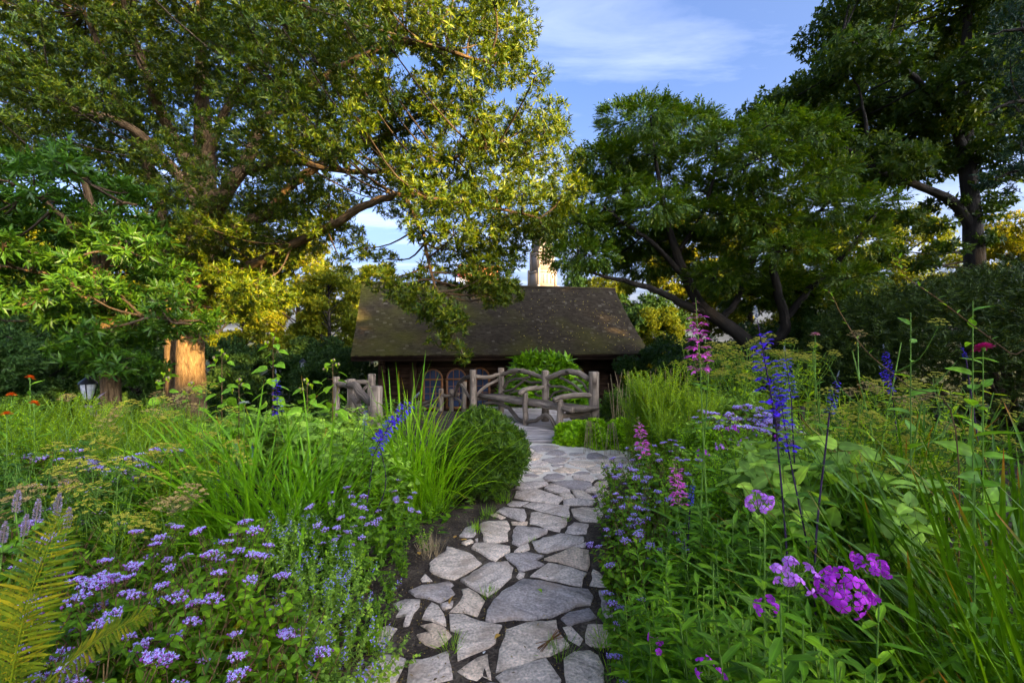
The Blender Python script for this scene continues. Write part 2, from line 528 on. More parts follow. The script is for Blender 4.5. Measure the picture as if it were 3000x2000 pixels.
M['tall_leaf'] = leaf_mat('tall_tree_leaf', [(.022, .048, .006), (.036, .07, .007), (.065, .095, .007), (.12, .12, .007)], .35, .5, .3, warm=False)
M['wood_leaf'] = leaf_mat('woodland_leaf', [(.04, .065, .003), (.08, .105, .004), (.14, .15, .005), (.24, .19, .006)], .4, .55, .25, warm=False)
M['under_leaf'] = leaf_mat('understorey_leaf', [(.02, .05, .010), (.035, .075, .013), (.06, .10, .018)], .3, .5, .25, warm=False)
M['pine_needle'] = leaf_mat('pine_needle', [(.008, .022, .012), (.014, .035, .018), (.02, .045, .02)], .1, .55, .2, warm=False)
M['yew_needle'] = leaf_mat('yew_needle', [(.022, .06, .008), (.04, .10, .010), (.075, .15, .012), (.14, .22, .02)], .25, .45, .4)
M['hedge_needle'] = leaf_mat('hedge_needle', [(.014, .026, .004), (.024, .044, .005), (.038, .062, .006), (.12, .15, .015)], .2, .5, .3, warm=False)
M['laurel_leaf'] = leaf_mat('laurel_leaf', [(.05, .15, .015), (.09, .22, .02), (.16, .32, .03)], .35, .3, .5)
M['mist_leaf'] = leaf_mat('mistflower_leaf', [(.055, .15, .018), (.09, .21, .024), (.15, .28, .03)], .4, .45, .35)
M['cat_leaf'] = leaf_mat('catmint_leaf', [(.10, .21, .08), (.15, .28, .10), (.20, .34, .10)], .35, .6, .2)
M['mint_leaf'] = leaf_mat('mint_leaf', [(.09, .22, .012), (.15, .32, .016), (.24, .42, .02)], .4, .45, .35)
M['phlox_leaf'] = leaf_mat('phlox_leaf', [(.045, .14, .016), (.075, .20, .02), (.13, .27, .026)], .35, .45, .4)
M['aster_leaf'] = leaf_mat('aster_leaf', [(.028, .085, .03), (.045, .125, .035), (.08, .17, .04)], .3, .5, .3)
M['lime_leaf'] = leaf_mat('lime_leaf', [(.12, .25, .012), (.18, .33, .015), (.27, .40, .02)], .4, .5, .3)
M['sage_leaf'] = leaf_mat('sage_leaf', [(.13, .27, .10), (.19, .35, .13), (.26, .42, .17)], .35, .6, .25)
M['hib_leaf'] = leaf_mat('hibiscus_leaf', [(.07, .20, .04), (.11, .27, .06), (.18, .34, .05)], .4, .45, .35)
M['blade'] = leaf_mat('blade', [(.045, .15, .012), (.075, .22, .015), (.13, .30, .018), (.23, .36, .02)], .35, .38, .45, tip=(.45, .16, .02))
M['grass_blade'] = leaf_mat('grass_blade', [(.085, .22, .012), (.14, .32, .016), (.24, .42, .02)], .4, .42, .4, tip=(.45, .2, .03))
M['dark_blade'] = leaf_mat('dark_blade', [(.020, .075, .008), (.034, .105, .009), (.060, .155, .010), (.12, .23, .012)], .25, .38, .45, tip=(.42, .14, .02))
M['fern'] = leaf_mat('fern', [(.08, .16, .012), (.15, .20, .016), (.30, .21, .02)], .25, .6, .2)
M['fern_dry'] = leaf_mat('dry_fern', [(.16, .07, .03), (.25, .12, .05)], .2, .7, .1, warm=False)
M['purple_leaf'] = leaf_mat('purple_leaf', [(.11, .08, .11), (.17, .13, .17)], .2, .4, .4, warm=False)
M['dry'] = leaf_mat('dry_stem', [(.22, .15, .07), (.36, .27, .15)], 0, .8, .1, warm=False)
M['fallen'] = leaf_mat('fallen_leaf', [(.40, .15, .03), (.5, .3, .06), (.3, .13, .06)], .2, .7, .1, warm=False)
M['stem'] = leaf_mat('green_stem', [(.09, .18, .03), (.15, .25, .035)], 0, .6, .2, warm=False)
M['stem_red'] = leaf_mat('red_stem', [(.10, .05, .03), (.14, .09, .03)], 0, .6, .2, warm=False)
M['stem_dark'] = leaf_mat('purple_stem', [(.035, .02, .05), (.06, .03, .07)], 0, .6, .2, warm=False)
M['mist_fuzz'] = petal_mat('mistflower_fuzz', (.50, .42, .92), (.70, .62, .98))
M['mist_bud'] = petal_mat('mistflower_bud', (.26, .06, .30), (.42, .14, .48))
M['umbel'] = petal_mat('fennel_flower', (.34, .33, .03), (.52, .46, .05), .2)
M['umbel_dry'] = petal_mat('fennel_seed', (.30, .20, .06), (.46, .33, .11), .1)
M['phlox'] = petal_mat('phlox_petal', (.50, .10, .62), (.72, .28, .82))
M['phlox_deep'] = petal_mat('phlox_deep_petal', (.36, .015, .42), (.58, .05, .64))
M['phlox_eye'] = petal_mat('phlox_eye', (.35, .01, .22), (.42, .02, .28))
M['pink'] = petal_mat('agastache_petal', (.75, .07, .50), (.88, .18, .66))
M['pink_calyx'] = petal_mat('agastache_calyx', (.50, .20, .22), (.62, .30, .28))
M['blue'] = petal_mat('salvia_petal', (.07, .015, .50), (.13, .04, .78))
M['blue_calyx'] = petal_mat('salvia_calyx', (.06, .035, .10), (.12, .07, .18))
M['grey_bud'] = petal_mat('salvia_bud', (.20, .22, .26), (.32, .34, .36))
M['lav'] = petal_mat('hyssop_flower', (.34, .24, .42), (.55, .45, .62))
M['lav_brown'] = petal_mat('hyssop_calyx', (.26, .19, .15), (.36, .27, .22))
M['orange'] = petal_mat('orange_petal', (.85, .13, .01), (.95, .26, .015))
M['orange_eye'] = petal_mat('orange_flower_eye', (.8, .4, .02), (.9, .5, .03))
M['magenta'] = petal_mat('magenta_petal', (.55, .01, .16), (.68, .03, .25))
M['white'] = petal_mat('white_petal', (.75, .75, .72), (.85, .85, .80))
M['violet_tiny'] = petal_mat('catmint_flower', (.24, .18, .62), (.42, .34, .78))
M['bark'] = bark_mat('oak_bark', (.05, .028, .012), (.22, .135, .065), (15, 4.2), 1.0)
M['bark_dark'] = bark_mat('dark_bark', (.014, .011, .009), (.04, .031, .023), (10, 2.0), .8)
M['twig'] = bark_mat('twig_bark', (.035, .024, .014), (.10, .065, .038), (5, 6), .3)
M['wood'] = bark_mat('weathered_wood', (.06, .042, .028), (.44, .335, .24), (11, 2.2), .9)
M['wood_dark'] = bark_mat('weathered_wood_dark_grain', (.045, .032, .022), (.31, .235, .17), (11, 2.2), .9)  # darker tone of the same weathered wood
M['plank'] = bark_mat('deck_board', (.26, .21, .185), (.50, .43, .38), (9, 1.2), .3)
M['cottage'] = bark_mat('stained_board', (.018, .009, .005), (.065, .032, .016), (6, 1.0), .5)
M['frame'] = plain('window_frame_wood', (.20, .08, .025), .55)
M['metal'] = plain('black_iron', (.012, .012, .013), .4, .3)
M['glasswhite'] = plain('frosted_lamp_glass', (.6, .6, .62), .3)
M['plaque'] = plain('bronze_plaque', (.06, .055, .03), .35, .6)
M['limestone'] = plain('limestone', (.25, .19, .145), .85)
M['limedark'] = plain('tower_opening', (.10, .085, .08), .9)
M['brick'] = plain('red_brick', (.42, .14, .06), .85)
gm, gn, gl, gb = new_mat('window_glass')
gb.inputs['Base Color'].default_value = (.035, .05, .10, 1); gb.inputs['Roughness'].default_value = .12
gb.inputs['Specular IOR Level'].default_value = .8
M['glass'] = gm


def shingle_mat():
    m, n, l, b = new_mat('mossy_shingle')
    geo = n.new('ShaderNodeNewGeometry'); tcx = n.new('ShaderNodeTexCoord')
    r = ramp(n, [(0, (.034, .024, .014)), (.5, (.052, .037, .021)), (.96, (.070, .052, .031)), (1, (.15, .125, .09))])
    l.new(geo.outputs['Random Per Island'], r.inputs[0])
    nz = n.new('ShaderNodeTexNoise'); nz.inputs['Scale'].default_value = .55; nz.inputs['Detail'].default_value = 5
    l.new(tcx.outputs['Object'], nz.inputs['Vector'])
    sp = n.new('ShaderNodeSeparateXYZ'); l.new(tcx.outputs['Object'], sp.inputs[0])
    # moss thrives on the low courses and under the oak at the left end
    a = n.new('ShaderNodeMapRange'); a.inputs['From Min'].default_value = 3.6; a.inputs['From Max'].default_value = .9
    a.inputs['To Min'].default_value = -.18; a.inputs['To Max'].default_value = .22; l.new(sp.outputs['Z'], a.inputs['Value'])
    c = n.new('ShaderNodeMapRange'); c.inputs['From Min'].default_value = 7; c.inputs['From Max'].default_value = 0
    c.inputs['To Min'].default_value = -.08; c.inputs['To Max'].default_value = .12; l.new(sp.outputs['X'], c.inputs['Value'])
    s1 = n.new('ShaderNodeMath'); s1.operation = 'ADD'; l.new(a.outputs[0], s1.inputs[0]); l.new(c.outputs[0], s1.inputs[1])
    s2 = n.new('ShaderNodeMath'); s2.operation = 'ADD'; l.new(nz.outputs['Fac'], s2.inputs[0]); l.new(s1.outputs[0], s2.inputs[1])
    mr = n.new('ShaderNodeMapRange'); mr.inputs['From Min'].default_value = .27; mr.inputs['From Max'].default_value = .62
    mr.inputs['To Max'].default_value = .85; l.new(s2.outputs[0], mr.inputs['Value'])
    mx = n.new('ShaderNodeMixRGB'); mx.inputs['Color2'].default_value = (.105, .098, .006, 1)
    l.new(mr.outputs[0], mx.inputs['Fac']); l.new(r.outputs[0], mx.inputs['Color1'])
    l.new(mx.outputs[0], b.inputs['Base Color'])
    b.inputs['Roughness'].default_value = .85; b.inputs['Specular IOR Level'].default_value = .25
    return m


M['shingle'] = shingle_mat()

# ------------------------------------------------------------------ ground, path, deck
def build_ground():
    xs = np.concatenate([-np.geomspace(400, 14, 16), np.linspace(-12, 14, 66), np.geomspace(16, 400, 16)])
    ys = np.concatenate([-np.geomspace(300, 6, 10), np.linspace(-4, 18, 76), np.geomspace(19, 900, 22)])
    X, Y = np.meshgrid(xs, ys)
    near = (np.abs(X) < 12) & (Y < 16) & (Y > -4)
    onpath = np.zeros_like(X)
    Z = gz(X, Y) + .011 * ((np.abs(X) < 1.6) & (Y < 4.5) & (Y > -1)) + np.where(near, rng.normal(0, .004, X.shape), 0)
    far = sstep(35, 250, np.hypot(X, Y))
    Z = Z + far * 2.2 * np.sin(X * .021 + 1) * np.cos(Y * .017)
    V = np.stack([X, Y, Z], -1).reshape(-1, 3)
    nx = len(xs)
    i = np.arange(len(ys) - 1)[:, None] * nx + np.arange(nx - 1)[None]
    q = np.stack([i, i + 1, i + nx + 1, i + nx], -1).reshape(-1, 4)
    c = V[q].mean(1)
    bed = (np.abs(c[:, 0]) < 9) & (c[:, 1] < 11) & (c[:, 1] > -4)
    g = G()
    g.V.append(V); g.UV.append(V[:, :2]); g.n = len(V)
    g.Fs[(4, 0)] = [q[bed]]; g.Fs[(4, 1)] = [q[~bed]]
    tag(link('ground', g.mesh('ground', [M['soil'], M['lawn']], True)), kind='structure')


build_ground()

CROPS = {'A': (1050, 1640, 2.767), 'B': (1200, 1440, 3.36), 'C': (1450, 1270, 5.227)}
STONES = """A 1030,480 1045,400 1100,310 1200,220 1330,145 1480,155 1700,210 1870,230 1905,290 1880,350 1760,365 1640,415 1560,450 1350,468 1180,470 1080,485
A 735,430 840,432 990,485 1165,520 1120,600 1115,660 1060,700 940,745 810,800 795,700 825,575 750,550
A 1110,900 1140,720 1185,610 1200,550 1360,495 1600,485 1625,580 1715,690 1640,730 1450,790 1390,825 1240,870
A 830,155 930,90 1060,10 1210,0 1255,50 1240,130 1160,210 1050,285 980,255 900,200
A 1390,125 1480,60 1540,20 1640,35 1850,95 1810,205 1700,180 1530,150
A 735,415 800,350 850,270 835,230 890,220 960,260 1030,330 990,390 965,450 880,425
A 405,245 510,200 640,180 740,162 775,190 740,215 785,265 730,300 660,335 590,310 470,285
A 280,350 380,315 505,312 500,370 450,420 410,525 360,530 390,440 300,450 340,400
A 520,460 545,390 590,338 650,365 695,430 712,515 660,503 590,475
A 470,600 570,570 500,520 610,498 700,530 760,605 690,680 620,705 540,680 490,640
A 90,600 160,545 240,528 318,545 270,610 220,690 150,670
A 20,960 60,850 200,755 300,765 385,800 340,900 290,996 260,1060 20,1060
A 380,990 410,850 430,800 600,775 735,725 750,850 770,960 640,985 560,1050 375,1060
A 795,895 870,840 970,770 1055,755 1070,850 1085,970 1010,945 960,980 880,960
A 1110,935 1250,870 1400,815 1520,785 1570,860 1645,960 1600,1060 1250,1060
A 1665,790 1750,735 1880,720 1950,760 1990,860 2000,1000 1960,1060 1690,1060 1670,900
A 1835,600 1860,520 1920,508 2100,525 2160,600 2150,660 2040,690 1880,690 1840,660
A 1640,465 1700,420 1870,380 1930,455 1840,490 1710,530
A 1655,540 1720,525 1780,590 1825,640 1790,690 1700,640
A 1945,240 2010,240 2060,330 2120,420 2120,480 1975,485
A 1870,195 1900,70 1950,90 2050,190 2040,210
A 2055,760 2150,745 2230,840 2250,960 2130,960
A 660,350 770,325 760,365 690,385
A 900,1000 1170,995 1200,1070 880,1070
A 500,150 540,108 600,165 520,170
A 1280,130 1300,95 1350,100 1340,130 1300,150
B 190,690 280,620 350,580 370,530 470,560 600,600 710,695 560,790 440,850 330,830 230,790
B 605,540 640,500 800,500 990,530 990,570 880,630 850,665 775,640 700,580
B 935,615 1000,600 1160,585 1320,625 1240,665 1325,710 1180,755 1085,785 1050,720 1000,680
B 1200,480 1370,435 1480,400 1710,435 1710,490 1600,530 1480,560 1350,595 1270,580 1230,545
B 1320,650 1480,590 1600,535 1760,565 1775,700 1750,760 1570,705
B 690,310 780,280 960,280 985,330 965,390 970,470 800,500 735,480 705,380
B 1010,490 1020,370 1060,325 1365,360 1350,400 1200,460 1090,520
B 1185,310 1195,200 1260,195 1555,265 1550,310 1480,390 1390,370 1280,330
B 1110,140 1200,100 1330,110 1575,130 1570,250 1400,215 1260,185
B 850,190 930,145 1130,170 1150,240 1130,285 1000,250
B 490,425 550,350 645,315 650,400 630,430
B 1000,288 1160,290 1155,322 1010,320
B 1530,400 1560,340 1620,295 1760,310 1740,410 1640,415
B 1030,580 1090,525 1165,505 1185,550 1120,575
B 1590,170 1700,150 1900,150 1920,190 1860,290 1680,280 1610,230
B 790,225 850,205 950,250 900,270
B 955,120 1010,85 1175,95 1090,140 990,135
B 1615,530 1740,490 1730,540
B 510,490 600,460 630,480 560,500
B 640,460 675,455 665,480
C 290,960 320,870 610,820 760,870 1040,970 970,1065 800,1050 520,1010
C 310,810 370,740 560,715 760,715 820,755 600,810 420,830
C 755,830 840,755 980,780 1140,840 1160,880 940,888
C 870,735 1010,705 1180,700 1480,740 1490,780 1360,850 1220,840 1000,785
C 1170,855 1280,860 1390,880 1540,1000 1380,985 1240,970
C 950,900 1160,900 1220,970 1050,975
C 1040,1000 1200,980 1420,990 1540,1030 1490,1085 1250,1085 1050,1080
C 1380,865 1460,795 1620,800 1720,850 1760,890 1560,880
C 1510,895 1740,908 1770,940 1700,1010 1610,1025
C 1180,640 1330,620 1500,645 1520,690 1460,735 1340,700 1210,685
C 735,670 790,615 960,598 1080,640 1050,680 800,705
C 440,640 480,605 620,620 680,640 600,670
C 580,585 690,573 740,595 640,605
C 480,550 640,510 820,505 850,555 720,572
C 520,460 700,405 820,442 740,480 600,492
C 360,275 560,258 735,318 700,355 400,345
C 370,215 510,205 560,238 370,262
C 535,190 640,172 830,168 980,198 850,262 640,272
C 775,305 860,250 960,238 1060,268 1115,310 960,338
C 835,428 715,390 960,352 1150,362 1060,438 900,450
C 880,555 1040,505 1320,545 1180,596 990,586
C 1100,430 1200,404 1500,424 1550,460 1400,505 1230,478
C 1165,385 1290,345 1380,358 1400,388
C 1135,320 1145,292 1370,282 1388,310 1220,338
C 1400,350 1432,292 1560,283 1735,350 1715,367 1500,386 1425,378
C 1518,412 1780,375 1835,458 1640,476
C 1825,368 2030,358 2058,438 1882,460
C 1395,522 1600,493 1715,530 1655,577 1502,586
C 1765,560 1805,512 1960,503 2000,540
C 1210,603 1330,573 1458,592 1450,613
C 1535,640 1720,595 1950,585 1960,678 1600,688
C 1515,770 1565,732 1760,708 1820,760 1700,802
C 400,372 690,368 600,398 440,393
C 1555,1100 1590,1040 1700,1050 1700,1115
C 1665,288 2050,322 2000,348 1750,338
C 1965,592 2150,582 2200,655 1985,675
C 2080,372 2300,382 2300,468 2080,458
C 2060,700 2250,690 2330,760 2100,780
C 860,470 1070,462 1060,492 900,497
C 1090,602 1180,606 1160,632 1095,628"""


def build_path():
    root = tag(link('path', None), kind='structure')
    # mortar bed under the far stones, with a ragged near edge
    pts = [(1490, 1425), (1545, 1408), (1600, 1405), (1660, 1412), (1720, 1412), (1760, 1398), (1800, 1392), (1900, 1400), (1960, 1330), (1900, 1316), (1800, 1312), (1650, 1298), (1560, 1296), (1480, 1302), (1475, 1360)]
    g = G()
    P = np.array([at(px, py, 1.485 * F / (py - 1000)) for px, py in pts])
    P[:, 2] = .010
    g.add(P, [np.arange(len(P))[None, ::-1]])
    link('mortar_bed', g.mesh('mortar_bed', M['mortar']), root)
    for k, line in enumerate(STONES.splitlines()):
        c, *pp = line.split()
        ox, oy, s = CROPS[c]
        px = np.array([[float(v) for v in p.split(',')] for p in pp]) / s + (ox, oy)
        top = .022 + rng.uniform(-.005, .005)
        d = (CAMZ - top) * F / (px[:, 1] - 1000)
        W = np.stack([(px[:, 0] - 1500) / F * d, d], 1)
        # broken edge: split every side and jog the new points
        Q = []
        for a, b2 in zip(W, np.roll(W, -1, 0)):
            m = max(1, int(np.linalg.norm(b2 - a) / .045))
            nn = np.array([-(b2 - a)[1], (b2 - a)[0]]); nn = nn / (np.linalg.norm(nn) + 1e-9)
            for t in range(m):
                Q.append(a + (b2 - a) * t / m + nn * (rng.normal(0, .0045) if t else rng.normal(0, .002)))
        Q = np.array(Q); cen = Q.mean(0); n = len(Q)
        area = .5 * np.sum(Q[:, 0] * np.roll(Q[:, 1], -1) - np.roll(Q[:, 0], -1) * Q[:, 1])
        if area < 0:
            Q = Q[::-1]
        inn = Q + nrm(cen - Q) * np.minimum(rng.uniform(.002, .007, len(Q)), .2 * np.linalg.norm(cen - Q, axis=1))[:, None]
        tilt = rng.normal(0, .009, 2)
        def lift(q, z, nz=0.0):
            return np.column_stack([q - cen, z + (q - cen) @ tilt + rng.normal(0, nz, len(q))])
        mid = cen + (inn - cen) * .55
        V = np.vstack([lift(Q, -.03), lift(Q, top - .004, .0015), lift(inn, top, .0012), lift(mid, top, .0022), [[0, 0, top + .001]]])
        i = np.arange(n); j = (i + 1) % n
        faces = [np.concatenate([np.stack([i + a * n, j + a * n, j + (a + 1) * n, i + (a + 1) * n], 1) for a in range(3)]),
                 np.stack([i + 3 * n, j + 3 * n, np.full(n, 4 * n)], 1)]
        g = G(); g.add(V, faces)
        link('stone', g.mesh('stone', M['stone']), root, (cen[0], cen[1], 0))


build_path()


def build_deck():
    root = tag(link('boardwalk', None), kind='structure')
    root.location = (0.15, 6.72, 0)
    root.rotation_euler = (0, 0, math.radians(7))
    for k in range(24):
        y = k * .152
        x0, x1 = -.78 + .012 * k + rng.uniform(-.02, .02), .95 + .02 * k + rng.uniform(-.02, .02)
        g = G()
        z = rng.uniform(-.002, .003)
        V = np.array([(x0, y, z), (x1, y, z), (x1, y + .143, z), (x0, y + .143, z), (x0, y, -.04), (x1, y, -.04), (x1, y + .143, -.04), (x0, y + .143, -.04)])
        uv = np.array([(0, 0), (0, 1.9), (1, 1.9), (1, 0)] * 2) + rng.uniform(0, 9)
        g.add(V, [np.array([(0, 1, 2, 3), (4, 7, 6, 5), (0, 4, 5, 1), (1, 5, 6, 2), (2, 6, 7, 3), (3, 7, 4, 0)])], 0, uv)
        link('plank', g.mesh('plank', M['plank']), root, (0, 0, .028))


build_deck()
# distant asphalt walk through the park, left of the cottage
g = G()
ap = smooth_poly([(-3.3, 13.5), (-4.6, 16), (-7.2, 20), (-10.5, 26), (-15, 36), (-24, 50), (-40, 70)], 5)
tn = nrm(np.gradient(ap, axis=0)); nn = np.stack([-tn[:, 1], tn[:, 0]], 1)
for s_ in range(len(ap) - 1):
    w0 = 1.7
    q = [ap[s_] - nn[s_] * w0, ap[s_] + nn[s_] * w0, ap[s_ + 1] + nn[s_ + 1] * w0, ap[s_ + 1] - nn[s_ + 1] * w0]
    g.add([(p[0], p[1], gz(p[0], p[1]) + .03 + .035) for p in q], [np.array([(0, 3, 2, 1)])])
tag(link('park_walk', g.mesh('park_walk', M['asphalt'])), kind='structure')

# ------------------------------------------------------------------ rustic bench and fences
def log_part(parent, name, pts, rads, mat, sides=9, n=4, wob=.07):
    P = smooth_poly(np.column_stack([np.asarray(pts, float), np.asarray(rads, float)]), n)
    if wob:
        P[1:-1, :3] += rng.normal(0, .004, (len(P) - 2, 3))
    P[:, 3] *= .88
    o = np.array(parent.location)
    g = G(); tube(g, P[:, :3] - o, P[:, 3], sides, 0, True, wob)
    return link(name, g.mesh(name, mat, True), parent)


def post_part(parent, x, y, z0, z1, r, mat):
    g = G()
    zz = np.array([z0, z0 + (z1 - z0) * .3, z0 + (z1 - z0) * .65, z1 - .03, z1 - .008, z1])
    rr = np.array([1.06, 1.0, .97, 1.0, .97, .86]) * r
    P = np.stack([np.full(6, x), np.full(6, y), zz], 1) - np.array(parent.location)
    P[1:3, :2] += rng.normal(0, .008, (2, 2))
    tube(g, P, rr, 11, 0, True, .05)
    return link('post', g.mesh('post', mat, True), parent)


def c7(x, y):
    return 1300 + x / 4.48, 1030 + y / 4.48


def build_bench():
    b = thing('garden_bench', 'rustic bench of weathered crooked branches on the boardwalk', 'bench', (.4, 8.3, 0.03))
    W = M['wood']; D = M['wood_dark']
    P1 = (-.79, 9.2); P2 = (-.226, 9.4); P3 = (.61, 8.4); P4 = (1.365, 7.6)
    A1 = (.235, 8.05); A2 = (.785, 7.5)
    for (x, y), z, r in ((P1, .93, .068), (P2, .955, .062), (P3, .965, .068), (P4, .995, .088)):
        post_part(b, x, y, -.02, z, r, W)
    for (x, y), z, r in ((A1, .60, .05), (A2, .55, .058)):
        post_part(b, x, y, 0, z, r, W)

    def on(c, y0, x0, y1, x1):
        """crop points lying in the upright plane through two ground points"""
        pass

    def pl(pts, pa, pb, off=0.0):
        """unproject crop points onto the vertical plane through pa and pb"""
        pa, pb = np.array(pa), np.array(pb)
        e = pb - pa; nn = np.array([-e[1], e[0]]); nn = nn / np.linalg.norm(nn)
        out = []
        for x, y in pts:
            px, py = c7(x, y)
            dirv = np.array([(px - 1500) / F, 1.0])
            d = np.dot(pa + nn * off, nn) / np.dot(dirv, nn)
            d = min(max(d, 6.8), 10.2)
            out.append(at(px, py, d))
        return out
    # top rails
    log_part(b, 'top_rail', pl([(760, 292), (830, 280), (920, 250), (1020, 252), (1120, 275), (1210, 305), (1290, 335)], P2, P3), [.045, .05, .056, .056, .052, .048, .045], W)
    log_part(b, 'top_rail', pl([(1345, 335), (1420, 325), (1520, 285), (1620, 262), (1730, 268), (1820, 310), (1900, 360)], P3, P4), [.055, .058, .062, .064, .062, .058, .055], W)
    log_part(b, 'end_rail', pl([(420, 325), (520, 335), (630, 325), (735, 300)], P1, P2), [.045, .048, .048, .045], W)
    log_part(b, 'brace', pl([(440, 590), (470, 525), (590, 430), (720, 360)], P1, P2), [.03, .036, .036, .032], W)
    log_part(b, 'end_rail', pl([(430, 620), (500, 615), (560, 620)], P1, P2), [.04, .04, .04], W)
    # crooked back branches
    for pts, r in (([(780, 470), (830, 370), (940, 290)], .020), ([(790, 480), (850, 400), (930, 360), (1060, 350), (1135, 325)], .030),
                   ([(780, 525), (900, 495), (1000, 420), (1070, 375), (1160, 405), (1275, 400)], .027), ([(860, 550), (950, 515), (1060, 505)], .022),
                   ([(1200, 545), (1230, 570), (1280, 580)], .022)):
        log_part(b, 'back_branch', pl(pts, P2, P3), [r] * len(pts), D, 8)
    for pts, r in (([(1350, 380), (1400, 455), (1530, 455), (1640, 490), (1800, 575)], .028), ([(1520, 340), (1600, 370), (1720, 440), (1850, 560)], .026),
                   ([(1380, 620), (1450, 545), (1540, 515), (1640, 510)], .022), ([(1720, 345), (1820, 410), (1900, 540)], .022)):
        log_part(b, 'back_branch', pl(pts, P3, P4), [r] * len(pts), D, 8)
    # seat: split boards over a front log
    sl = np.array([(-.66, 9.28), (.25, 8.18), (.80, 7.55), (1.0, 7.32)])
    bl = np.array([(-.28, 9.32), (.56, 8.33), (1.25, 7.6), (1.40, 7.45)])
    nseg = 3
    for k in range(nseg):
        t0, t1 = k / nseg + .006, (k + 1) / nseg - .006
        a = smooth_poly(sl + (bl - sl) * t0, 4); c = smooth_poly(sl + (bl - sl) * t1, 4)
        z = .435 + .004 * (k % 2); m = len(a)
        a = a + rng.normal(0, .006, a.shape); c = c + rng.normal(0, .006, c.shape)
        V = np.vstack([np.column_stack([a, np.full(m, z)]), np.column_stack([c, np.full(m, z)]), np.column_stack([a, np.full(m, z - .04)]), np.column_stack([c, np.full(m, z - .04)])]) - np.array(b.location)
        i = np.arange(m - 1)
        f = np.concatenate([np.stack([i, i + 1, i + m + 1, i + m], 1), np.stack([i + 2 * m, i + 3 * m, i + 3 * m + 1, i + 2 * m + 1], 1),
                            np.stack([i, i + 2 * m, i + 2 * m + 1, i + 1], 1), np.stack([i + m, i + m + 1, i + 3 * m + 1, i + 3 * m], 1),
                            [[0, m, 3 * m, 2 * m], [m - 1, 3 * m - 1, 4 * m - 1, 2 * m - 1]]])
        uv = np.column_stack([np.tile(np.r_[np.zeros(m), np.ones(m)], 2) * .8 + k, np.tile(np.linspace(0, 3, m), 4)])
        g = G(); g.add(V, [f], 0, uv)
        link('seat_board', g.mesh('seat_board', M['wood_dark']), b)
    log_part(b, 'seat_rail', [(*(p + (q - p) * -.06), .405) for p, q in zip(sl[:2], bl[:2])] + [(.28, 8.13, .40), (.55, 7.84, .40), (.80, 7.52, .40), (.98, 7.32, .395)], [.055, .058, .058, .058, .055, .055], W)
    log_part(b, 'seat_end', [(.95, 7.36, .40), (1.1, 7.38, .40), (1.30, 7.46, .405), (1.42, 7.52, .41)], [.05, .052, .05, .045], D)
    log_part(b, 'lower_rail', [(.80, 7.5, .28), (1.0, 7.55, .28), (1.36, 7.6, .30)], [.05, .055, .05], W)
    # arm rests
    log_part(b, 'arm_rest', [(.13, 7.93, .585), (.22, 8.03, .645), (.38, 8.18, .66), (.60, 8.38, .66)], [.045, .05, .05, .045], W)
    log_part(b, 'arm_rest', [(.68, 7.42, .54), (.80, 7.5, .575), (1.02, 7.54, .60), (1.36, 7.59, .61)], [.052, .056, .056, .05], W)
    # wavy braces below the seat
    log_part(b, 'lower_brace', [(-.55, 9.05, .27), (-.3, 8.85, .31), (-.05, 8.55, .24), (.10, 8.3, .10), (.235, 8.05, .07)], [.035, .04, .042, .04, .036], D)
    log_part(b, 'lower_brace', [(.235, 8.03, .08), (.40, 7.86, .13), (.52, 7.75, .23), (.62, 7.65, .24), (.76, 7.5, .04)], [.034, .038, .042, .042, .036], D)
    # two small bronze plaques on the back rail
    for (x, y), pa, pb in (((1022, 250), P2, P3), ((1645, 262), P3, P4)):
        p = pl([(x, y)], pa, pb, 0)[0]
        g = G(); e = nrm(np.array([pb[0] - pa[0], pb[1] - pa[1], 0.0])); nrmv = np.array([-e[1], e[0], 0]);
        if nrmv[1] > 0: nrmv = -nrmv
        box(g, (-.035, .05, -.018), (.035, .066, .018), 0, (p - np.array(b.location), e, nrmv, UP))
        link('plaque', g.mesh('plaque', M['plaque']), b)


build_bench()


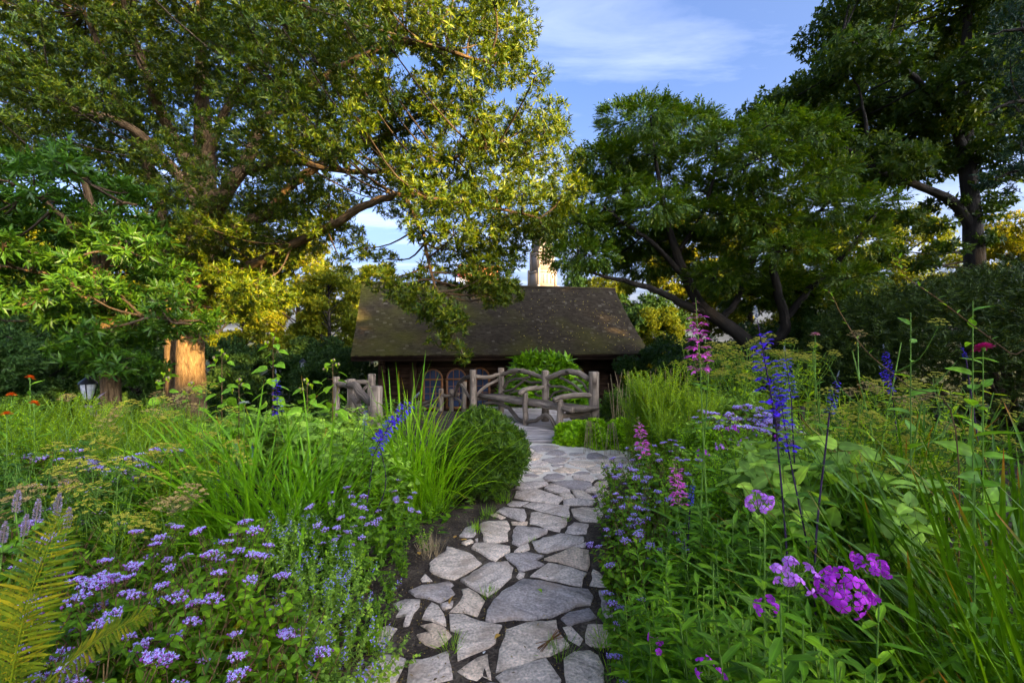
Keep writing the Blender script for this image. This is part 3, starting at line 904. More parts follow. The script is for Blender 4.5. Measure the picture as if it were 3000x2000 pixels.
def build_fences():
    W, D = M['wood'], M['wood_dark']
    f = thing('rustic_fence', 'rustic branch fence left of the boardwalk behind the salvias', 'fence', (-2.4, 7.3, 0))
    for x, y, z, r in ((-1.97, 6.6, .855, .092), (-2.56, 8.3, .91, .072), (-2.65, 7.5, .885, .07), (-3.2, 8.3, .86, .062)):
        post_part(f, x, y, -.1, z, r, W)
    log_part(f, 'rail', [(-3.2, 8.28, .74), (-2.95, 8.27, .75), (-2.56, 8.28, .77)], [.05, .052, .05], W)
    log_part(f, 'rail', [(-3.15, 8.25, .72), (-2.9, 7.9, .74), (-2.65, 7.5, .74)], [.05, .052, .05], W)
    log_part(f, 'rail', [(-2.68, 7.48, .78), (-2.52, 7.3, .80), (-2.34, 7.05, .70), (-2.12, 6.78, .61), (-1.97, 6.62, .60)], [.06, .066, .068, .064, .06], D)
    log_part(f, 'brace', [(-2.6, 7.4, .62), (-2.42, 7.15, .5), (-2.2, 6.9, .34), (-2.0, 6.65, .22)], [.05, .055, .055, .05], W)
    log_part(f, 'brace', [(-2.62, 7.45, .30), (-2.3, 7.0, .28), (-1.9, 6.5, .29), (-1.72, 6.45, .28)], [.05, .055, .058, .055], W)
    log_part(f, 'brace', [(-2.6, 7.45, .2), (-2.45, 7.2, .42), (-2.38, 7.1, .62)], [.04, .042, .04], D)
    log_part(f, 'brace', [(-3.15, 8.25, .12), (-2.9, 8.25, .42), (-2.6, 8.28, .72)], [.035, .038, .035], D)
    f2 = thing('stair_railing', 'rustic branch railing descending behind the bench toward the cottage', 'railing', (-1.3, 10.6, -.3))
    for x, y, z, r in ((-1.62, 10.4, .42, .055), (-1.40, 10.5, .40, .05), (-2.25, 11.0, .06, .06), (-1.05, 10.0, .62, .05)):
        post_part(f2, x, y, -.75, z, r, W)
    log_part(f2, 'rail', [(-.80, 9.25, .80), (-1.0, 9.6, .72), (-1.2, 10.0, .52), (-1.28, 10.2, .28)], [.045, .05, .05, .045], D)
    log_part(f2, 'rail', [(-1.6, 10.38, .28), (-1.5, 10.42, .25), (-1.38, 10.45, .26), (-1.2, 10.3, .3)], [.045, .045, .045, .045], D)
    log_part(f2, 'rail', [(-1.62, 10.4, .24), (-1.85, 10.6, .12), (-2.2, 10.95, 0.0)], [.04, .045, .045], D)
    log_part(f2, 'brace', [(-.84, 9.3, .30), (-1.0, 9.55, .5), (-1.15, 9.9, .62)], [.03, .034, .03], W)
    log_part(f2, 'brace', [(-1.05, 10.0, .1), (-1.2, 10.2, .2), (-1.4, 10.45, .3)], [.03, .034, .03], W)
    log_part(f2, 'brace', [(-1.65, 10.4, -.1), (-1.9, 10.65, .02), (-2.2, 10.95, -.1)], [.03, .034, .03], W)


build_fences()

# ------------------------------------------------------------------ cottage
def build_cottage():
    O = np.array([-5.29, 15.0, 0.0])
    ang = math.radians(12)
    L = 10.76
    c = thing('cottage', 'dark timber cottage with long mossy shingle roof and arched windows', 'house', (O[0], O[1], -1.7), ang)
    z0 = 1.7                                   # local z of world zero
    EZ, RZ, RUN = 1.03 + z0, 3.86 + z0, 3.25

    def prof(t):                               # concave roof slope, t 0 at eave and 1 at ridge
        return t * RUN, EZ + (RZ - EZ) * (.78 * t + .22 * t ** 2.2)
    # roof body
    g = G()
    ts = np.linspace(0, 1, 14)
    fr = np.array([prof(t) for t in ts]); bk = np.array([(2 * RUN - v, z) for v, z in fr[::-1]])
    sec = np.vstack([fr, bk[1:]]) - (0, .03)
    m = len(sec)
    V = np.vstack([np.column_stack([np.full(m, u), sec[:, 0], sec[:, 1] - dz]) for u, dz in ((0, 0), (L, 0), (0, .10), (L, .10))])
    i = np.arange(m - 1)
    g.add(V, [np.concatenate([np.stack([i, i + m, i + m + 1, i + 1], 1), np.stack([i + 2 * m, i + 2 * m + 1, i + 3 * m + 1, i + 3 * m], 1),
              np.stack([i, i + 1, i + 2 * m + 1, i + 2 * m], 1), np.stack([i + m, i + 3 * m, i + 3 * m + 1, i + m + 1], 1),
              [[0, 2 * m, 3 * m, m], [m - 1, 2 * m - 1, 4 * m - 1, 3 * m - 1]]])])
    roof = link('roof', g.mesh('roof', M['cottage']), c)
    # shingles: every course laid singly
    g = G()
    rows = 46
    for k in range(rows):
        t0 = k / rows; v0, a0 = prof(t0); v1, a1 = prof(min(t0 + 1.5 / rows, 1.0))
        u = -.03
        P = []
        while u < L + .02:
            w = rng.uniform(.09, .17); P.append((u, min(u + w - .006, L + .04))); u += w
        P = np.array(P); n = len(P)
        dv = rng.uniform(-.010, .010, n); lift = rng.uniform(.016, .030, n)
        nz_, nv = RUN / np.hypot(RUN, RZ - EZ), -(RZ - EZ) / np.hypot(RUN, RZ - EZ)
        lo = np.stack([np.full(n, v0) + dv + nv * lift, np.full(n, a0) + dv + nz_ * lift], 1)
        lo2 = np.stack([np.full(n, v0) + dv, np.full(n, a0) + dv - .01], 1)
        hi = np.stack([np.full(n, v1), np.full(n, a1) + .004], 1)
        V = np.stack([np.column_stack([P[:, 0], lo2]), np.column_stack([P[:, 1], lo2]), np.column_stack([P[:, 1], lo]), np.column_stack([P[:, 0], lo]), np.column_stack([P[:, 1], hi]), np.column_stack([P[:, 0], hi])], 1)
        off = (np.arange(n) * 6)[:, None]
        g.add(V.reshape(-1, 3), [np.concatenate([np.array([[0, 1, 2, 3]]) + off, np.array([[3, 2, 4, 5]]) + off])])
    stuffpart(link('shingles', g.mesh('shingles', M['shingle']), roof))
    g = G(); box(g, (-.05, RUN - .10, RZ - .05), (L + .05, RUN + .10, RZ + .03)); link('ridge_board', g.mesh('ridge_board', M['shingle']), roof)
    g = G(); box(g, (-.02, .0, EZ - .19), (L + .02, .05, EZ - .045)); link('fascia', g.mesh('fascia', M['cottage']), roof)
    # body
    VW = .95
    g = G(); box(g, (.85, VW + .06, -.3), (L - .85, 2 * RUN - VW, EZ + .6))
    for uu in (.85, L - .85):
        g.add([(uu, VW + .06, EZ), (uu, 2 * RUN - VW, EZ), (uu, RUN, RZ - .25)], [np.array([(0, 1, 2)])])
    link('wall', g.mesh('wall', M['cottage']), c)
    g = G(); box(g, (.05, VW - .02, EZ - .06), (L - .05, VW + .3, EZ + .5)); link('wall_plate', g.mesh('wall_plate', M['cottage']), c)
    for k in range(15):
        g = G(); z = -.2 + k * .205
        V = np.array([(.8, VW, z), (L - .8, VW, z), (L - .8, VW, z + .19), (.8, VW, z + .19), (.8, VW + .07, z), (L - .8, VW + .07, z), (L - .8, VW + .07, z + .19), (.8, VW + .07, z + .19)])
        V[[2, 3], 1] += .02
        uv = np.array([(0, 0), (0, 9), (1, 9), (1, 0)] * 2) + k * 3.3
        g.add(V, [np.array([(0, 1, 2, 3), (4, 7, 6, 5), (0, 4, 5, 1), (3, 2, 6, 7), (1, 5, 6, 2), (0, 3, 7, 4)])], 0, uv)
        link('wall_board', g.mesh('wall_board', M['cottage']), c)
    for u0 in (1.85, L - 1.1, .78):
        g = G(); box(g, (u0, VW - .09, -.3), (u0 + .26, VW - .004, EZ - .1)); link('corner_post', g.mesh('corner_post', M['cottage']), c)
    for u0 in (.86, L - 1.05):                  # stepped brackets carrying the eave
        for k in range(4):
            g = G(); box(g, (u0, .12 + k * .19, EZ - .30 - k * .17), (u0 + .18, VW - .1, EZ - .14 - k * .17)); link('bracket', g.mesh('bracket', M['cottage']), c)
    U = np.array([math.cos(ang), math.sin(ang)]); Vd = np.array([-math.sin(ang), math.cos(ang)])

    def u_of(px):
        k = (px - 1500) / F
        p0 = O[:2] + VW * Vd
        return (k * p0[1] - p0[0]) / (U[0] - k * U[1])
    wins = [(1243, 1293), (1311, 1362), (1379, 1431), (1655, 1708)]
    for a, b2 in wins:
        ua, ub = u_of(a), u_of(b2)
        w = link('window', None, c, ((ua + ub) / 2, VW - .05, z0 + .13))
        r = (ub - ua) / 2
        bot = -1.0
        # glass: arched pane above, square panes below
        an = np.linspace(0, math.pi, 13)
        g = G(); g.add(np.vstack([np.column_stack([np.cos(an) * r, np.full(13, .02), np.sin(an) * r + .03]), [[0, .02, .03]]]), [np.stack([np.arange(12), np.arange(12) + 1, np.full(12, 13)], 1)[:, ::-1]])
        link('arch_pane', g.mesh('arch_pane', M['glass']), w)
        for iu in range(3):
            for iz in range(4):
                g = G(); x0 = -r + iu * 2 * r / 3; zb = bot + iz * .245
                g.add([(x0 + .008, .02, zb + .006), (x0 + 2 * r / 3 - .008, .02, zb + .006), (x0 + 2 * r / 3 - .008, .02, zb + .239), (x0 + .008, .02, zb + .239)], [np.array([(0, 1, 2, 3)])])
                link('pane', g.mesh('pane', M['glass']), w)
        # frame: arch, jambs, transom, glazing bars
        g = G()
        arc = np.column_stack([np.cos(an) * (r + .02), np.zeros(13), np.sin(an) * (r + .02) + .03])
        tube(g, arc, .034, 6)
        for x in (-r - .02, r + .02):
            box(g, (x - .04, -.03, bot - .03), (x + .04, .035, .03))
        box(g, (-r - .06, -.045, -.03), (r + .06, .03, .025))
        box(g, (-r - .06, -.045, bot - .08), (r + .06, .04, bot - .005))
        link('frame', g.mesh('frame', M['frame']), w)
        for x in (-r / 3, r / 3):
            g = G(); box(g, (x - .011, -.005, bot), (x + .011, .018, -.03)); box(g, (x - .011, -.005, .03), (x + .011, .018, .03 + math.sqrt(r * r - x * x)))
            link('glazing_bar', g.mesh('glazing_bar', M['frame']), w)
        for iz in range(1, 4):
            g = G(); box(g, (-r, -.003, bot + iz * .245 - .01), (r, .016, bot + iz * .245 + .01)); link('glazing_bar', g.mesh('glazing_bar', M['frame']), w)
    # yellow leaves and pale flecks lying on the shingles
    g = G(); n = 210
    t = rng.uniform(.03, .95, n); u = L * np.sqrt(rng.uniform(.25, .96, n))
    vz = np.array([prof(x) for x in t])
    P = np.column_stack([u, vz[:, 0] - .03, vz[:, 1] + .035])
    P2 = np.column_stack([O[0] + P[:, 0] * U[0] + P[:, 1] * Vd[0], O[1] + P[:, 0] * U[1] + P[:, 1] * Vd[1], P[:, 2] - 1.7])
    inst(g, T_DIA, P2, rng.normal(0, 1, (n, 3)) * (1, .7, .7), (0, -.6, .8), rng.uniform(.03, .07, n), rng.uniform(.02, .04, n))
    tag(link('leaf_litter', g.mesh('leaf_litter', leaf_mat('roof_litter', [(.3, .27, .05), (.45, .42, .2), (.4, .36, .3)], .1, .7, .1))), 'small yellow leaves scattered over the cottage roof', 'leaves', kind='stuff')


build_cottage()

# far buildings seen between the crowns
def build_tower():
    d = 150.0
    b = at(1588, 900, d)
    t = thing('church_tower', 'tall pale stone tower far behind the cottage roof', 'tower', (b[0], b[1], -2), math.radians(28))
    for k, (w, za, zb) in enumerate(((7.4, 0, 21), (6.3, 21, 26.5), (5.3, 26.5, 32.5), (4.2, 32.5, 37))):
        g = G(); box(g, (-w / 2, -w / 2, za), (w / 2, w / 2, zb)); box(g, (-w / 2 - .2, -w / 2 - .2, zb - .7), (w / 2 + .2, w / 2 + .2, zb - .1))
        st = link('storey', g.mesh('storey', M['limestone']), t)
        for s in (-1, 1):
            for q in (-1, 1):
                g = G(); box(g, (s * w / 2 - .35, q * w / 2 - .35, za), (s * w / 2 + .35, q * w / 2 + .35, zb + .6)); link('buttress', g.mesh('buttress', M['limestone']), st)
        for x in (-.22, 0, .22):
            g = G(); box(g, (x * w - .25, -w / 2 - .03, zb - 4.2), (x * w + .25, -w / 2 + .2, zb - 1.4)); link('lancet', g.mesh('lancet', M['limedark']), st)
            g = G(); box(g, (w / 2 - .2, x * w - .25, zb - 4.2), (w / 2 + .03, x * w + .25, zb - 1.4)); link('lancet', g.mesh('lancet', M['limedark']), st)
    d = 75.0
    b = at(1395, 900, d)
    t = thing('brick_building', 'red brick building glimpsed through the oak above the cottage ridge', 'building', (b[0], b[1], -2), math.radians(14))
    g = G(); box(g, (-3.2, -3, 0), (3.2, 3, 15.6)); box(g, (-3.4, -3.2, 15.0), (3.4, 3.2, 15.35)); link('wall', g.mesh('wall', M['brick']), t)
    for ix in range(4):
        for iz in range(3):
            g = G(); x = -2.2 + ix * 1.47; z = 6 + iz * 3; box(g, (x - .4, -3.05, z), (x + .4, -2.9, z + 1.7)); link('window', g.mesh('window', M['limedark']), t)
    d = 30.0
    b = at(1338, 900, d)
    f = thing('flagpole', 'thin white flagpole with a hanging flag above the cottage ridge', 'flagpole', (b[0], b[1], -1.7))
    g = G(); tube(g, [(0, 0, 0), (0, 0, 5), (0, 0, 10.2)], [.05, .045, .03], 8); link('pole', g.mesh('pole', plain('white_pole', (.7, .7, .7))), f)
    for z, cc, nm in ((7.5, (.5, .02, .03), 'red_stripe'), (7.15, (.7, .7, .7), 'white_stripe'), (6.8, (.03, .08, .4), 'blue_field')):
        g = G(); V = np.array([(x * .12 + .05, .05 * math.sin(x * 2), z + s * .36 - x * .06) for x in range(5) for s in (0, 1)])
        g.add(V, [np.array([(2 * i, 2 * i + 2, 2 * i + 3, 2 * i + 1) for i in range(4)])]); link(nm, g.mesh(nm, plain(nm, cc)), f)


build_tower()


def lamp(px, py, d, hgt, label, ground):
    p = at(px, py, d)
    l = thing('park_lamp', label, 'lamp', (p[0], p[1], ground))
    h = p[2] - ground
    g = G(); lathe(g, [(.09, 0), (.09, .25), (.05, .4), (.045, h - hgt * .5), (.08, h - hgt * .47), (.10, h - hgt * .42), (0, h - hgt * .40)], 10); link('post', g.mesh('post', M['metal'], True), l)
    g = G(); s = hgt; lathe(g, [(.12 * s, h - .36 * s), (.20 * s, h - .1 * s), (.23 * s, h + .14 * s), (.19 * s, h + .24 * s)], 12); link('globe', g.mesh('globe', M['glasswhite'], True), l)
    g = G(); lathe(g, [(.30 * s, h + .2 * s), (.27 * s, h + .28 * s), (.12 * s, h + .4 * s), (.04 * s, h + .5 * s), (0, h + .56 * s)], 12); link('cap', g.mesh('cap', M['metal'], True), l)
    for k in range(4):
        a = k * math.pi / 2 + .5
        g = G(); tube(g, [(math.cos(a) * .13 * s, math.sin(a) * .13 * s, h - .38 * s), (math.cos(a) * .25 * s, math.sin(a) * .25 * s, h + .05 * s), (math.cos(a) * .28 * s, math.sin(a) * .28 * s, h + .22 * s)], .018 * s, 5)
        link('bracket', g.mesh('bracket', M['metal']), l)


lamp(258, 1140, 8.2, .48, 'black iron park lantern with frosted glass near the slender oak trunk', -.9)
lamp(887, 1068, 19, .5, 'slim black park lamp with a pale globe beside the asphalt walk', -1.7)

# ------------------------------------------------------------------ trees
def spray_whorl(n, ang, lw, r):
    """leaves radiating from a twig end; axis along +u"""
    g = G()
    a = np.arange(n) * 2.4 + r.uniform(0, 6)
    th = np.radians(r.uniform(ang[0], ang[1], n))
    X = np.stack([np.cos(th), np.sin(th) * np.cos(a), np.sin(th) * np.sin(a)], 1)
    P = np.stack([r.uniform(-.5, .05, n), np.zeros(n), np.zeros(n)], 1)
    L = r.uniform(.75, 1.15, n)
    inst(g, T_DIA, P, X, np.broadcast_to([1.0, 0, 0], (n, 3)) + r.normal(0, .25, (n, 3)), L, L * lw)
    return np.concatenate(g.V), [np.concatenate(v) for v in g.Fs.values()]


def spray_pinnate(pairs, lw, r, droop=.25):
    g = G(); P, X, L = [], [], []
    for k in range(pairs):
        u = .25 + .75 * k / pairs
        for s in (-1, 1):
            P.append((u, 0, -droop * u * u)); X.append((.55, s, -.35 + r.normal(0, .15))); L.append(.42 * (1 - .35 * abs(u - .55)) * r.uniform(.85, 1.1))
    P.append((1, 0, -droop)); X.append((1, 0, -.5)); L.append(.4)
    L = np.array(L)
    inst(g, T_DIA, P, np.array(X, float), (0, 0, 1), L, L * lw)
    return np.concatenate(g.V), [np.concatenate(v) for v in g.Fs.values()]


def spray_needles(n, r, lw=.09, spread=(30, 80), two_rank=False):
    g = G()
    u = np.linspace(0, 1, n); a = r.uniform(0, 6.28, n)
    if two_rank:
        a = np.where(np.arange(n) % 2, 0, math.pi) + r.normal(0, .5, n)
    th = np.radians(r.uniform(*spread, n))
    X = np.stack([np.cos(th), np.sin(th) * np.cos(a), np.sin(th) * np.sin(a)], 1)
    inst(g, T_NEEDLE, np.stack([u, 0 * u, 0 * u], 1), X, r.normal(0, 1, (n, 3)), .45 * r.uniform(.8, 1.1, n), lw)
    return np.concatenate(g.V), [np.concatenate(v) for v in g.Fs.values()]


OAK = [spray_whorl(9, (40, 88), .26, rng) for _ in range(5)]
BROAD = [spray_whorl(6, (35, 85), .48, rng) for _ in range(4)]
PINN = [spray_pinnate(5, .38, rng, .18) for _ in range(4)]
NEED = [spray_needles(16, rng) for _ in range(3)]
YEW = [spray_needles(18, rng, .075, (45, 80), True) for _ in range(3)]


def in_poly(p, poly):
    x, y = p; c = False; n = len(poly)
    for i in range(n):
        x1, y1 = poly[i]; x2, y2 = poly[i - 1]
        if (y1 > y) != (y2 > y) and x < (x2 - x1) * (y - y1) / (y2 - y1 + 1e-12) + x1:
            c = not c
    return c


def pads_from(poly, spacing, drange, radius, flat=.6, holes=(), r=rng, tries=60, layers=1):
    """foliage pads (world centre, radii) filling an outline as seen from the path"""
    xs = [p[0] for p in poly]; ys = [p[1] for p in poly]; out = []
    for _ in range(layers):
        got = []
        for _ in range(tries * 40):
            p = (r.uniform(min(xs), max(xs)), r.uniform(min(ys), max(ys)))
            if not in_poly(p, poly): continue
            if any(((p[0] - h[0]) / (h[2] + radius[0] * .55)) ** 2 + ((p[1] - h[1]) / (h[3] + radius[0] * .4)) ** 2 < 1 for h in holes): continue
            if any((p[0] - q[0]) ** 2 + (p[1] - q[1]) ** 2 < spacing ** 2 for q in got): continue
            got.append(p)
        for p in got:
            d = r.uniform(*drange) if not callable(drange) else drange(p, r)
            rad = r.uniform(*radius) * d / F
            out.append((at(p[0], p[1], d), np.array([rad, rad * 1.05, rad * flat])))
    return out


def scatter_pad(g, tpls, c, rad, n, size, r, droop=0.0, mat=0, out=.6, up=.45):
    u = nrm(r.normal(0, 1, (n, 3)))
    s = r.uniform(.25, 1.0, n) ** .5
    P = c + u * s[:, None] * rad
    X = nrm(u * out + np.array([0, 0, up - droop]) + r.normal(0, .35, (n, 3)))
    N = nrm(r.normal(0, .5, (n, 3)) + UP)
    L = size * r.uniform(.75, 1.2, n)
    which = r.integers(0, len(tpls), n)
    for k, t in enumerate(tpls):
        m = which == k
        inst(g, t, P[m], X[m], N[m], L[m], None, mat)
    return P


def build_tree(name, label, base, trunk, limbs, pads, tpls, size, per_m2, leafm, barkm, group=None, droop=0.0, twigr=.012, ntw=4, up=.45, out=.6, r=rng, sides=10, cat='tree'):
    base = np.asarray(base, float)
    t = thing(name, label, cat, base, 0, group)
    sk = []
    P = smooth_poly(trunk, 5); sk.append(P[:, :3])
    P = P.copy()
    g = G(); tube(g, P[:, :3] - base, P[:, 3], 14, 0, True, .05)
    link('trunk', g.mesh('trunk', barkm, True), t)
    for lb in limbs:
        P = smooth_poly(lb, 5).copy(); P[1:-1, :3] += r.normal(0, .012, (len(P) - 2, 3)); sk.append(P[:, :3])
        g = G(); tube(g, P[:, :3] - base, P[:, 3], sides, 0, True, .06)
        link('limb', g.mesh('limb', barkm, True), t)
    S = np.concatenate(sk)
    gc, gt = G(), G()
    for c, rad in pads:
        n = max(6, int(per_m2 * math.pi * rad[0] * rad[2]))
        Q = scatter_pad(gc, tpls, c - base, rad, n, size, r, droop, 0, out, up)
        dd = np.linalg.norm(S - c, axis=1) + np.where(S[:, 2] > c[2] + .3, 1.0, 0)
        a = S[np.argmin(dd)] - base
        b = c - base
        mid = (a + b) / 2 + np.array([0, 0, -.06 * np.linalg.norm(b - a)]) + r.normal(0, .05, 3)
        tw = smooth_poly(np.array([a, mid, b]), 3)
        tube(gt, tw, np.linspace(twigr * 2.4, twigr, len(tw)), 5, 0, False)
        for q in Q[r.integers(0, len(Q), ntw)]:
            tube(gt, np.array([b * .8 + mid * .2, (b + q) / 2 + r.normal(0, .03, 3), q]), [twigr * .8, twigr * .6, twigr * .35], 4, 0, False)
    stuffpart(link('twigs', gt.mesh('twigs', M['twig'] if barkm != M['bark_dark'] else barkm, True), t))
    stuffpart(link('crown', gc.mesh('crown', leafm), t))
    return t


def pr(*pts):
    """limb control points given as px, py, depth, radius"""
    return np.array([[*at(a, b, d), r] for a, b, d, r in pts])


# --- the great oak
oak_poly = [(-120, -160), (1450, -160), (1440, 10), (1490, 90), (1490, 150), (1560, 190), (1570, 225), (1480, 215), (1400, 235), (1400, 330), (1470, 380), (1530, 370), (1590, 330), (1610, 350), (1605, 450), (1620, 520), (1670, 535), (1650, 570), (1600, 590), (1620, 660), (1600, 720), (1550, 690), (1510, 760), (1515, 840), (1490, 880), (1440, 850), (1400, 760), (1330, 740), (1240, 670), (1180, 590), (1060, 580), (1000, 680), (900, 740), (830, 790), (760, 850), (650, 860), (560, 760), (470, 620), (420, 540), (-120, 430)]
oak_holes = [(1200, 190, 40, 28), (1186, 390, 16, 16), (1516, 515, 16, 14), (1412, 616, 20, 14), (1090, 640, 70, 26), (975, 517, 16, 12), (1440, 290, 40, 20), (610, 60, 14, 12), (180, 180, 14, 12), (1290, 640, 16, 16), (1545, 790, 40, 75), (1590, 770, 40, 60)]


def oak_d(p, r):
    x = p[0]
    far = 11.0 - 2.2 * sstep(700, 1500, x)
    near = 8.3 - 1.1 * sstep(700, 1500, x)
    return r.uniform(near, far)


pads = pads_from(oak_poly, 84, oak_d, (60, 92), .60, oak_holes, tries=110)
pads += pads_from([(600, 640), (760, 560), (1010, 640), (900, 740), (840, 850), (720, 930), (640, 900)], 70, (9.2, 11.5), (52, 75), .6, tries=40)
pads += pads_from([(380, 560), (520, 600), (560, 760), (480, 860), (420, 760)], 70, (9.5, 10.6), (50, 70), .6, tries=30)
pads += pads_from([(620, 40), (860, -60), (1120, -40), (1130, 300), (1010, 430), (820, 470), (690, 400)], 96, (6.2, 7.6), (70, 100), .5, tries=40)
pads += pads_from([(-100, 120), (60, 160), (180, 300), (120, 380), (-100, 330)], 90, (7.0, 8.0), (60, 85), .5, tries=30)
pads += pads_from([(100, -600), (1350, -600), (1400, -160), (100, -160)], 130, (6.5, 9.5), (90, 120), .6, tries=30)
pads += pads_from(oak_poly, 105, lambda p, r: r.uniform(11.2, 14.0) - 3 * sstep(700, 1500, p[0]), (85, 125), .65, oak_holes, tries=60)
for a, b2, rp, d in ((1120, 815, 62, 8.4), (1190, 850, 70, 8.2), (1245, 885, 74, 8.1), (1295, 915, 74, 8.0), (1250, 800, 52, 8.6), (1335, 950, 52, 7.9), (1285, 985, 40, 7.9), (1330, 1010, 36, 7.9), (1362, 1045, 30, 7.8), (1350, 830, 55, 8.6), (1420, 810, 60, 8.7), (1490, 850, 50, 8.7),
                    (640, 790, 46, 9.4), (690, 850, 42, 9.6), (700, 915, 40, 9.8), (760, 900, 42, 10), (1060, 730, 45, 9.5), (1000, 770, 45, 9.8), (1130, 760, 44, 9.2), (1370, 720, 50, 8.9)):
    rad = rp * d / F
    pads.append((at(a, b2, d), np.array([rad, rad, rad * .75])))
ob = at(558, 1190, 11.0); ob[2] = gz(ob[0], ob[1]) - .1
trunk = np.vstack([[*ob, .55], [ob[0], ob[1], ob[2] + .35, .39], pr((558, 1110, 11, .315), (556, 1040, 11, .29), (562, 950, 11, .285), (575, 850, 11, .30), (588, 740, 11, .33), (596, 620, 11, .28), (600, 460, 11.1, .22), (592, 300, 11.3, .17), (590, 150, 11.4, .13), (585, -120, 11.5, .06))])
limbs = [np.vstack([[ob[0] - .55, ob[1] + .3, ob[2], .2], pr((508, 1100, 11.4, .16), (503, 980, 11.4, .155), (498, 860, 11.4, .15), (482, 700, 11.3, .14), (455, 560, 11.2, .125), (405, 400, 11, .11), (330, 250, 10.8, .085), (250, 40, 10.6, .05))]),
         pr((596, 690, 11, .16), (545, 545, 10.8, .14), (470, 460, 10.4, .115), (385, 375, 10, .09), (260, 330, 9.6, .06), (120, 300, 9.3, .035)),
         pr((597, 620, 11, .17), (560, 500, 10.8, .15), (505, 400, 10.6, .125), (440, 250, 10.3, .10), (390, 110, 10, .075), (340, -60, 9.8, .04)),
         pr((592, 720, 11, .2), (650, 580, 10.9, .18), (714, 491, 10.7, .155), (750, 402, 10.5, .125), (760, 357, 10.3, .11), (839, 308, 10, .095), (1000, 195, 9.4, .07), (1114, 147, 9, .055), (1168, 122, 8.8, .05), (1257, 134, 8.5, .042), (1391, 174, 8.2, .03), (1490, 190, 8, .018)),
         pr((590, 760, 11, .15), (670, 670, 10.9, .135), (781, 625, 10.7, .12), (839, 558, 10.6, .105), (911, 500, 10.4, .09), (1040, 430, 10, .07), (1163, 384, 9.6, .05), (1257, 321, 9.2, .036), (1324, 306, 9, .022)),
         pr((714, 500, 10.7, .10), (786, 487, 10.4, .085), (848, 473, 10.1, .075), (982, 496, 9.6, .06), (1120, 500, 9.2, .045), (1300, 470, 8.7, .03), (1460, 420, 8.3, .018)),
         pr((578, 850, 11, .14), (680, 800, 10.7, .12), (790, 750, 10.4, .105), (900, 696, 10, .095), (989, 652, 9.6, .088), (1047, 612, 9.3, .08), (1114, 585, 9.1, .072), (1186, 569, 8.9, .06), (1300, 590, 8.6, .045), (1450, 610, 8.3, .03), (1580, 640, 8.1, .015)),
         pr((1186, 569, 8.9, .045), (1240, 690, 8.6, .034), (1262, 800, 8.3, .026), (1300, 900, 8.0, .018), (1350, 1020, 7.85, .008)),
         pr((568, 870, 11, .11), (530, 800, 10.8, .09), (480, 740, 10.4, .07), (430, 690, 10, .04)),
         pr((600, 480, 11.1, .1), (660, 330, 10.8, .085), (740, 190, 10.4, .07), (880, 60, 10, .05), (1050, -40, 9.6, .03))]
build_tree('oak_tree', 'great oak with sunlit golden trunk and wide crown over the cottage', ob, trunk, limbs, pads, OAK, .118, 200, M['oak_leaf'], M['bark'], twigr=.009, ntw=4)

# --- slender young oak at the left
sp_poly = [(-120, 430), (60, 470), (150, 440), (270, 490), (400, 560), (450, 650), (480, 760), (545, 870), (590, 940), (545, 985), (470, 1010), (430, 1090), (330, 1085), (250, 1050), (170, 1000), (60, 900), (-120, 930)]
pads = pads_from(sp_poly, 66, (5.8, 7.6), (52, 78), .6, [(40, 960, 20, 20)], tries=50)
pads += pads_from(sp_poly, 110, (6.4, 8.2), (60, 85), .6, tries=30)
sb = at(325, 1240, 7.2); sb[2] = gz(sb[0], sb[1]) - .1
trunk = np.vstack([[*sb, .17], pr((325, 1180, 7.2, .135), (318, 1060, 7.2, .12), (305, 920, 7.1, .105), (292, 780, 7, .085), (270, 620, 6.9, .06), (230, 480, 6.8, .03))])
limbs = [pr((312, 1000, 7.15, .05), (380, 930, 6.8, .04), (470, 930, 6.4, .028), (560, 950, 6.2, .012)),
         pr((305, 920, 7.1, .05), (230, 850, 6.8, .04), (120, 800, 6.5, .028), (0, 780, 6.3, .015)),
         pr((292, 790, 7, .05), (350, 720, 6.7, .04), (430, 700, 6.4, .02)),
         pr((290, 760, 7, .045), (200, 650, 6.8, .035), (90, 560, 6.6, .022), (-40, 520, 6.5, .01)),
         pr((278, 660, 6.9, .04), (340, 600, 6.7, .03), (400, 600, 6.5, .015))]
build_tree('oak_tree', 'slender young oak at far left in front of the great oak', sb, trunk, limbs, pads, OAK, .15, 150, M['sapling_leaf'], M['bark'], twigr=.009, ntw=4)

# --- pinnate-leaved tree right of the cottage
p_poly = [(1640, 720), (1665, 640), (1710, 560), (1740, 480), (1810, 440), (1850, 350), (1930, 335), (2000, 360), (2090, 390), (2200, 360), (2290, 330), (2420, 430), (2540, 520), (2600, 590), (2580, 700), (2470, 740), (2510, 830), (2400, 890), (2300, 900), (2240, 880), (2140, 860), (2060, 800), (1980, 770), (1880, 780), (1790, 770), (1710, 810), (1660, 790)]
pads = pads_from(p_poly, 92, (9.2, 12.0), (76, 112), .30, [(2380, 640, 24, 14), (2050, 650, 20, 14)], tries=70)
pads += pads_from(p_poly, 130, (11.0, 13.0), (80, 120), .32, tries=40)
pb = at(2210, 1080, 11.2); pb[2] = gz(pb[0], pb[1]) - .1
trunk = np.vstack([[*pb, .28], pr((2205, 1040, 11.2, .2), (2170, 985, 11.2, .17), (2110, 940, 11.2, .155), (2050, 890, 11.1, .135), (2000, 790, 11, .11), (1960, 670, 10.9, .08), (1930, 520, 10.8, .05), (1910, 400, 10.7, .02))])
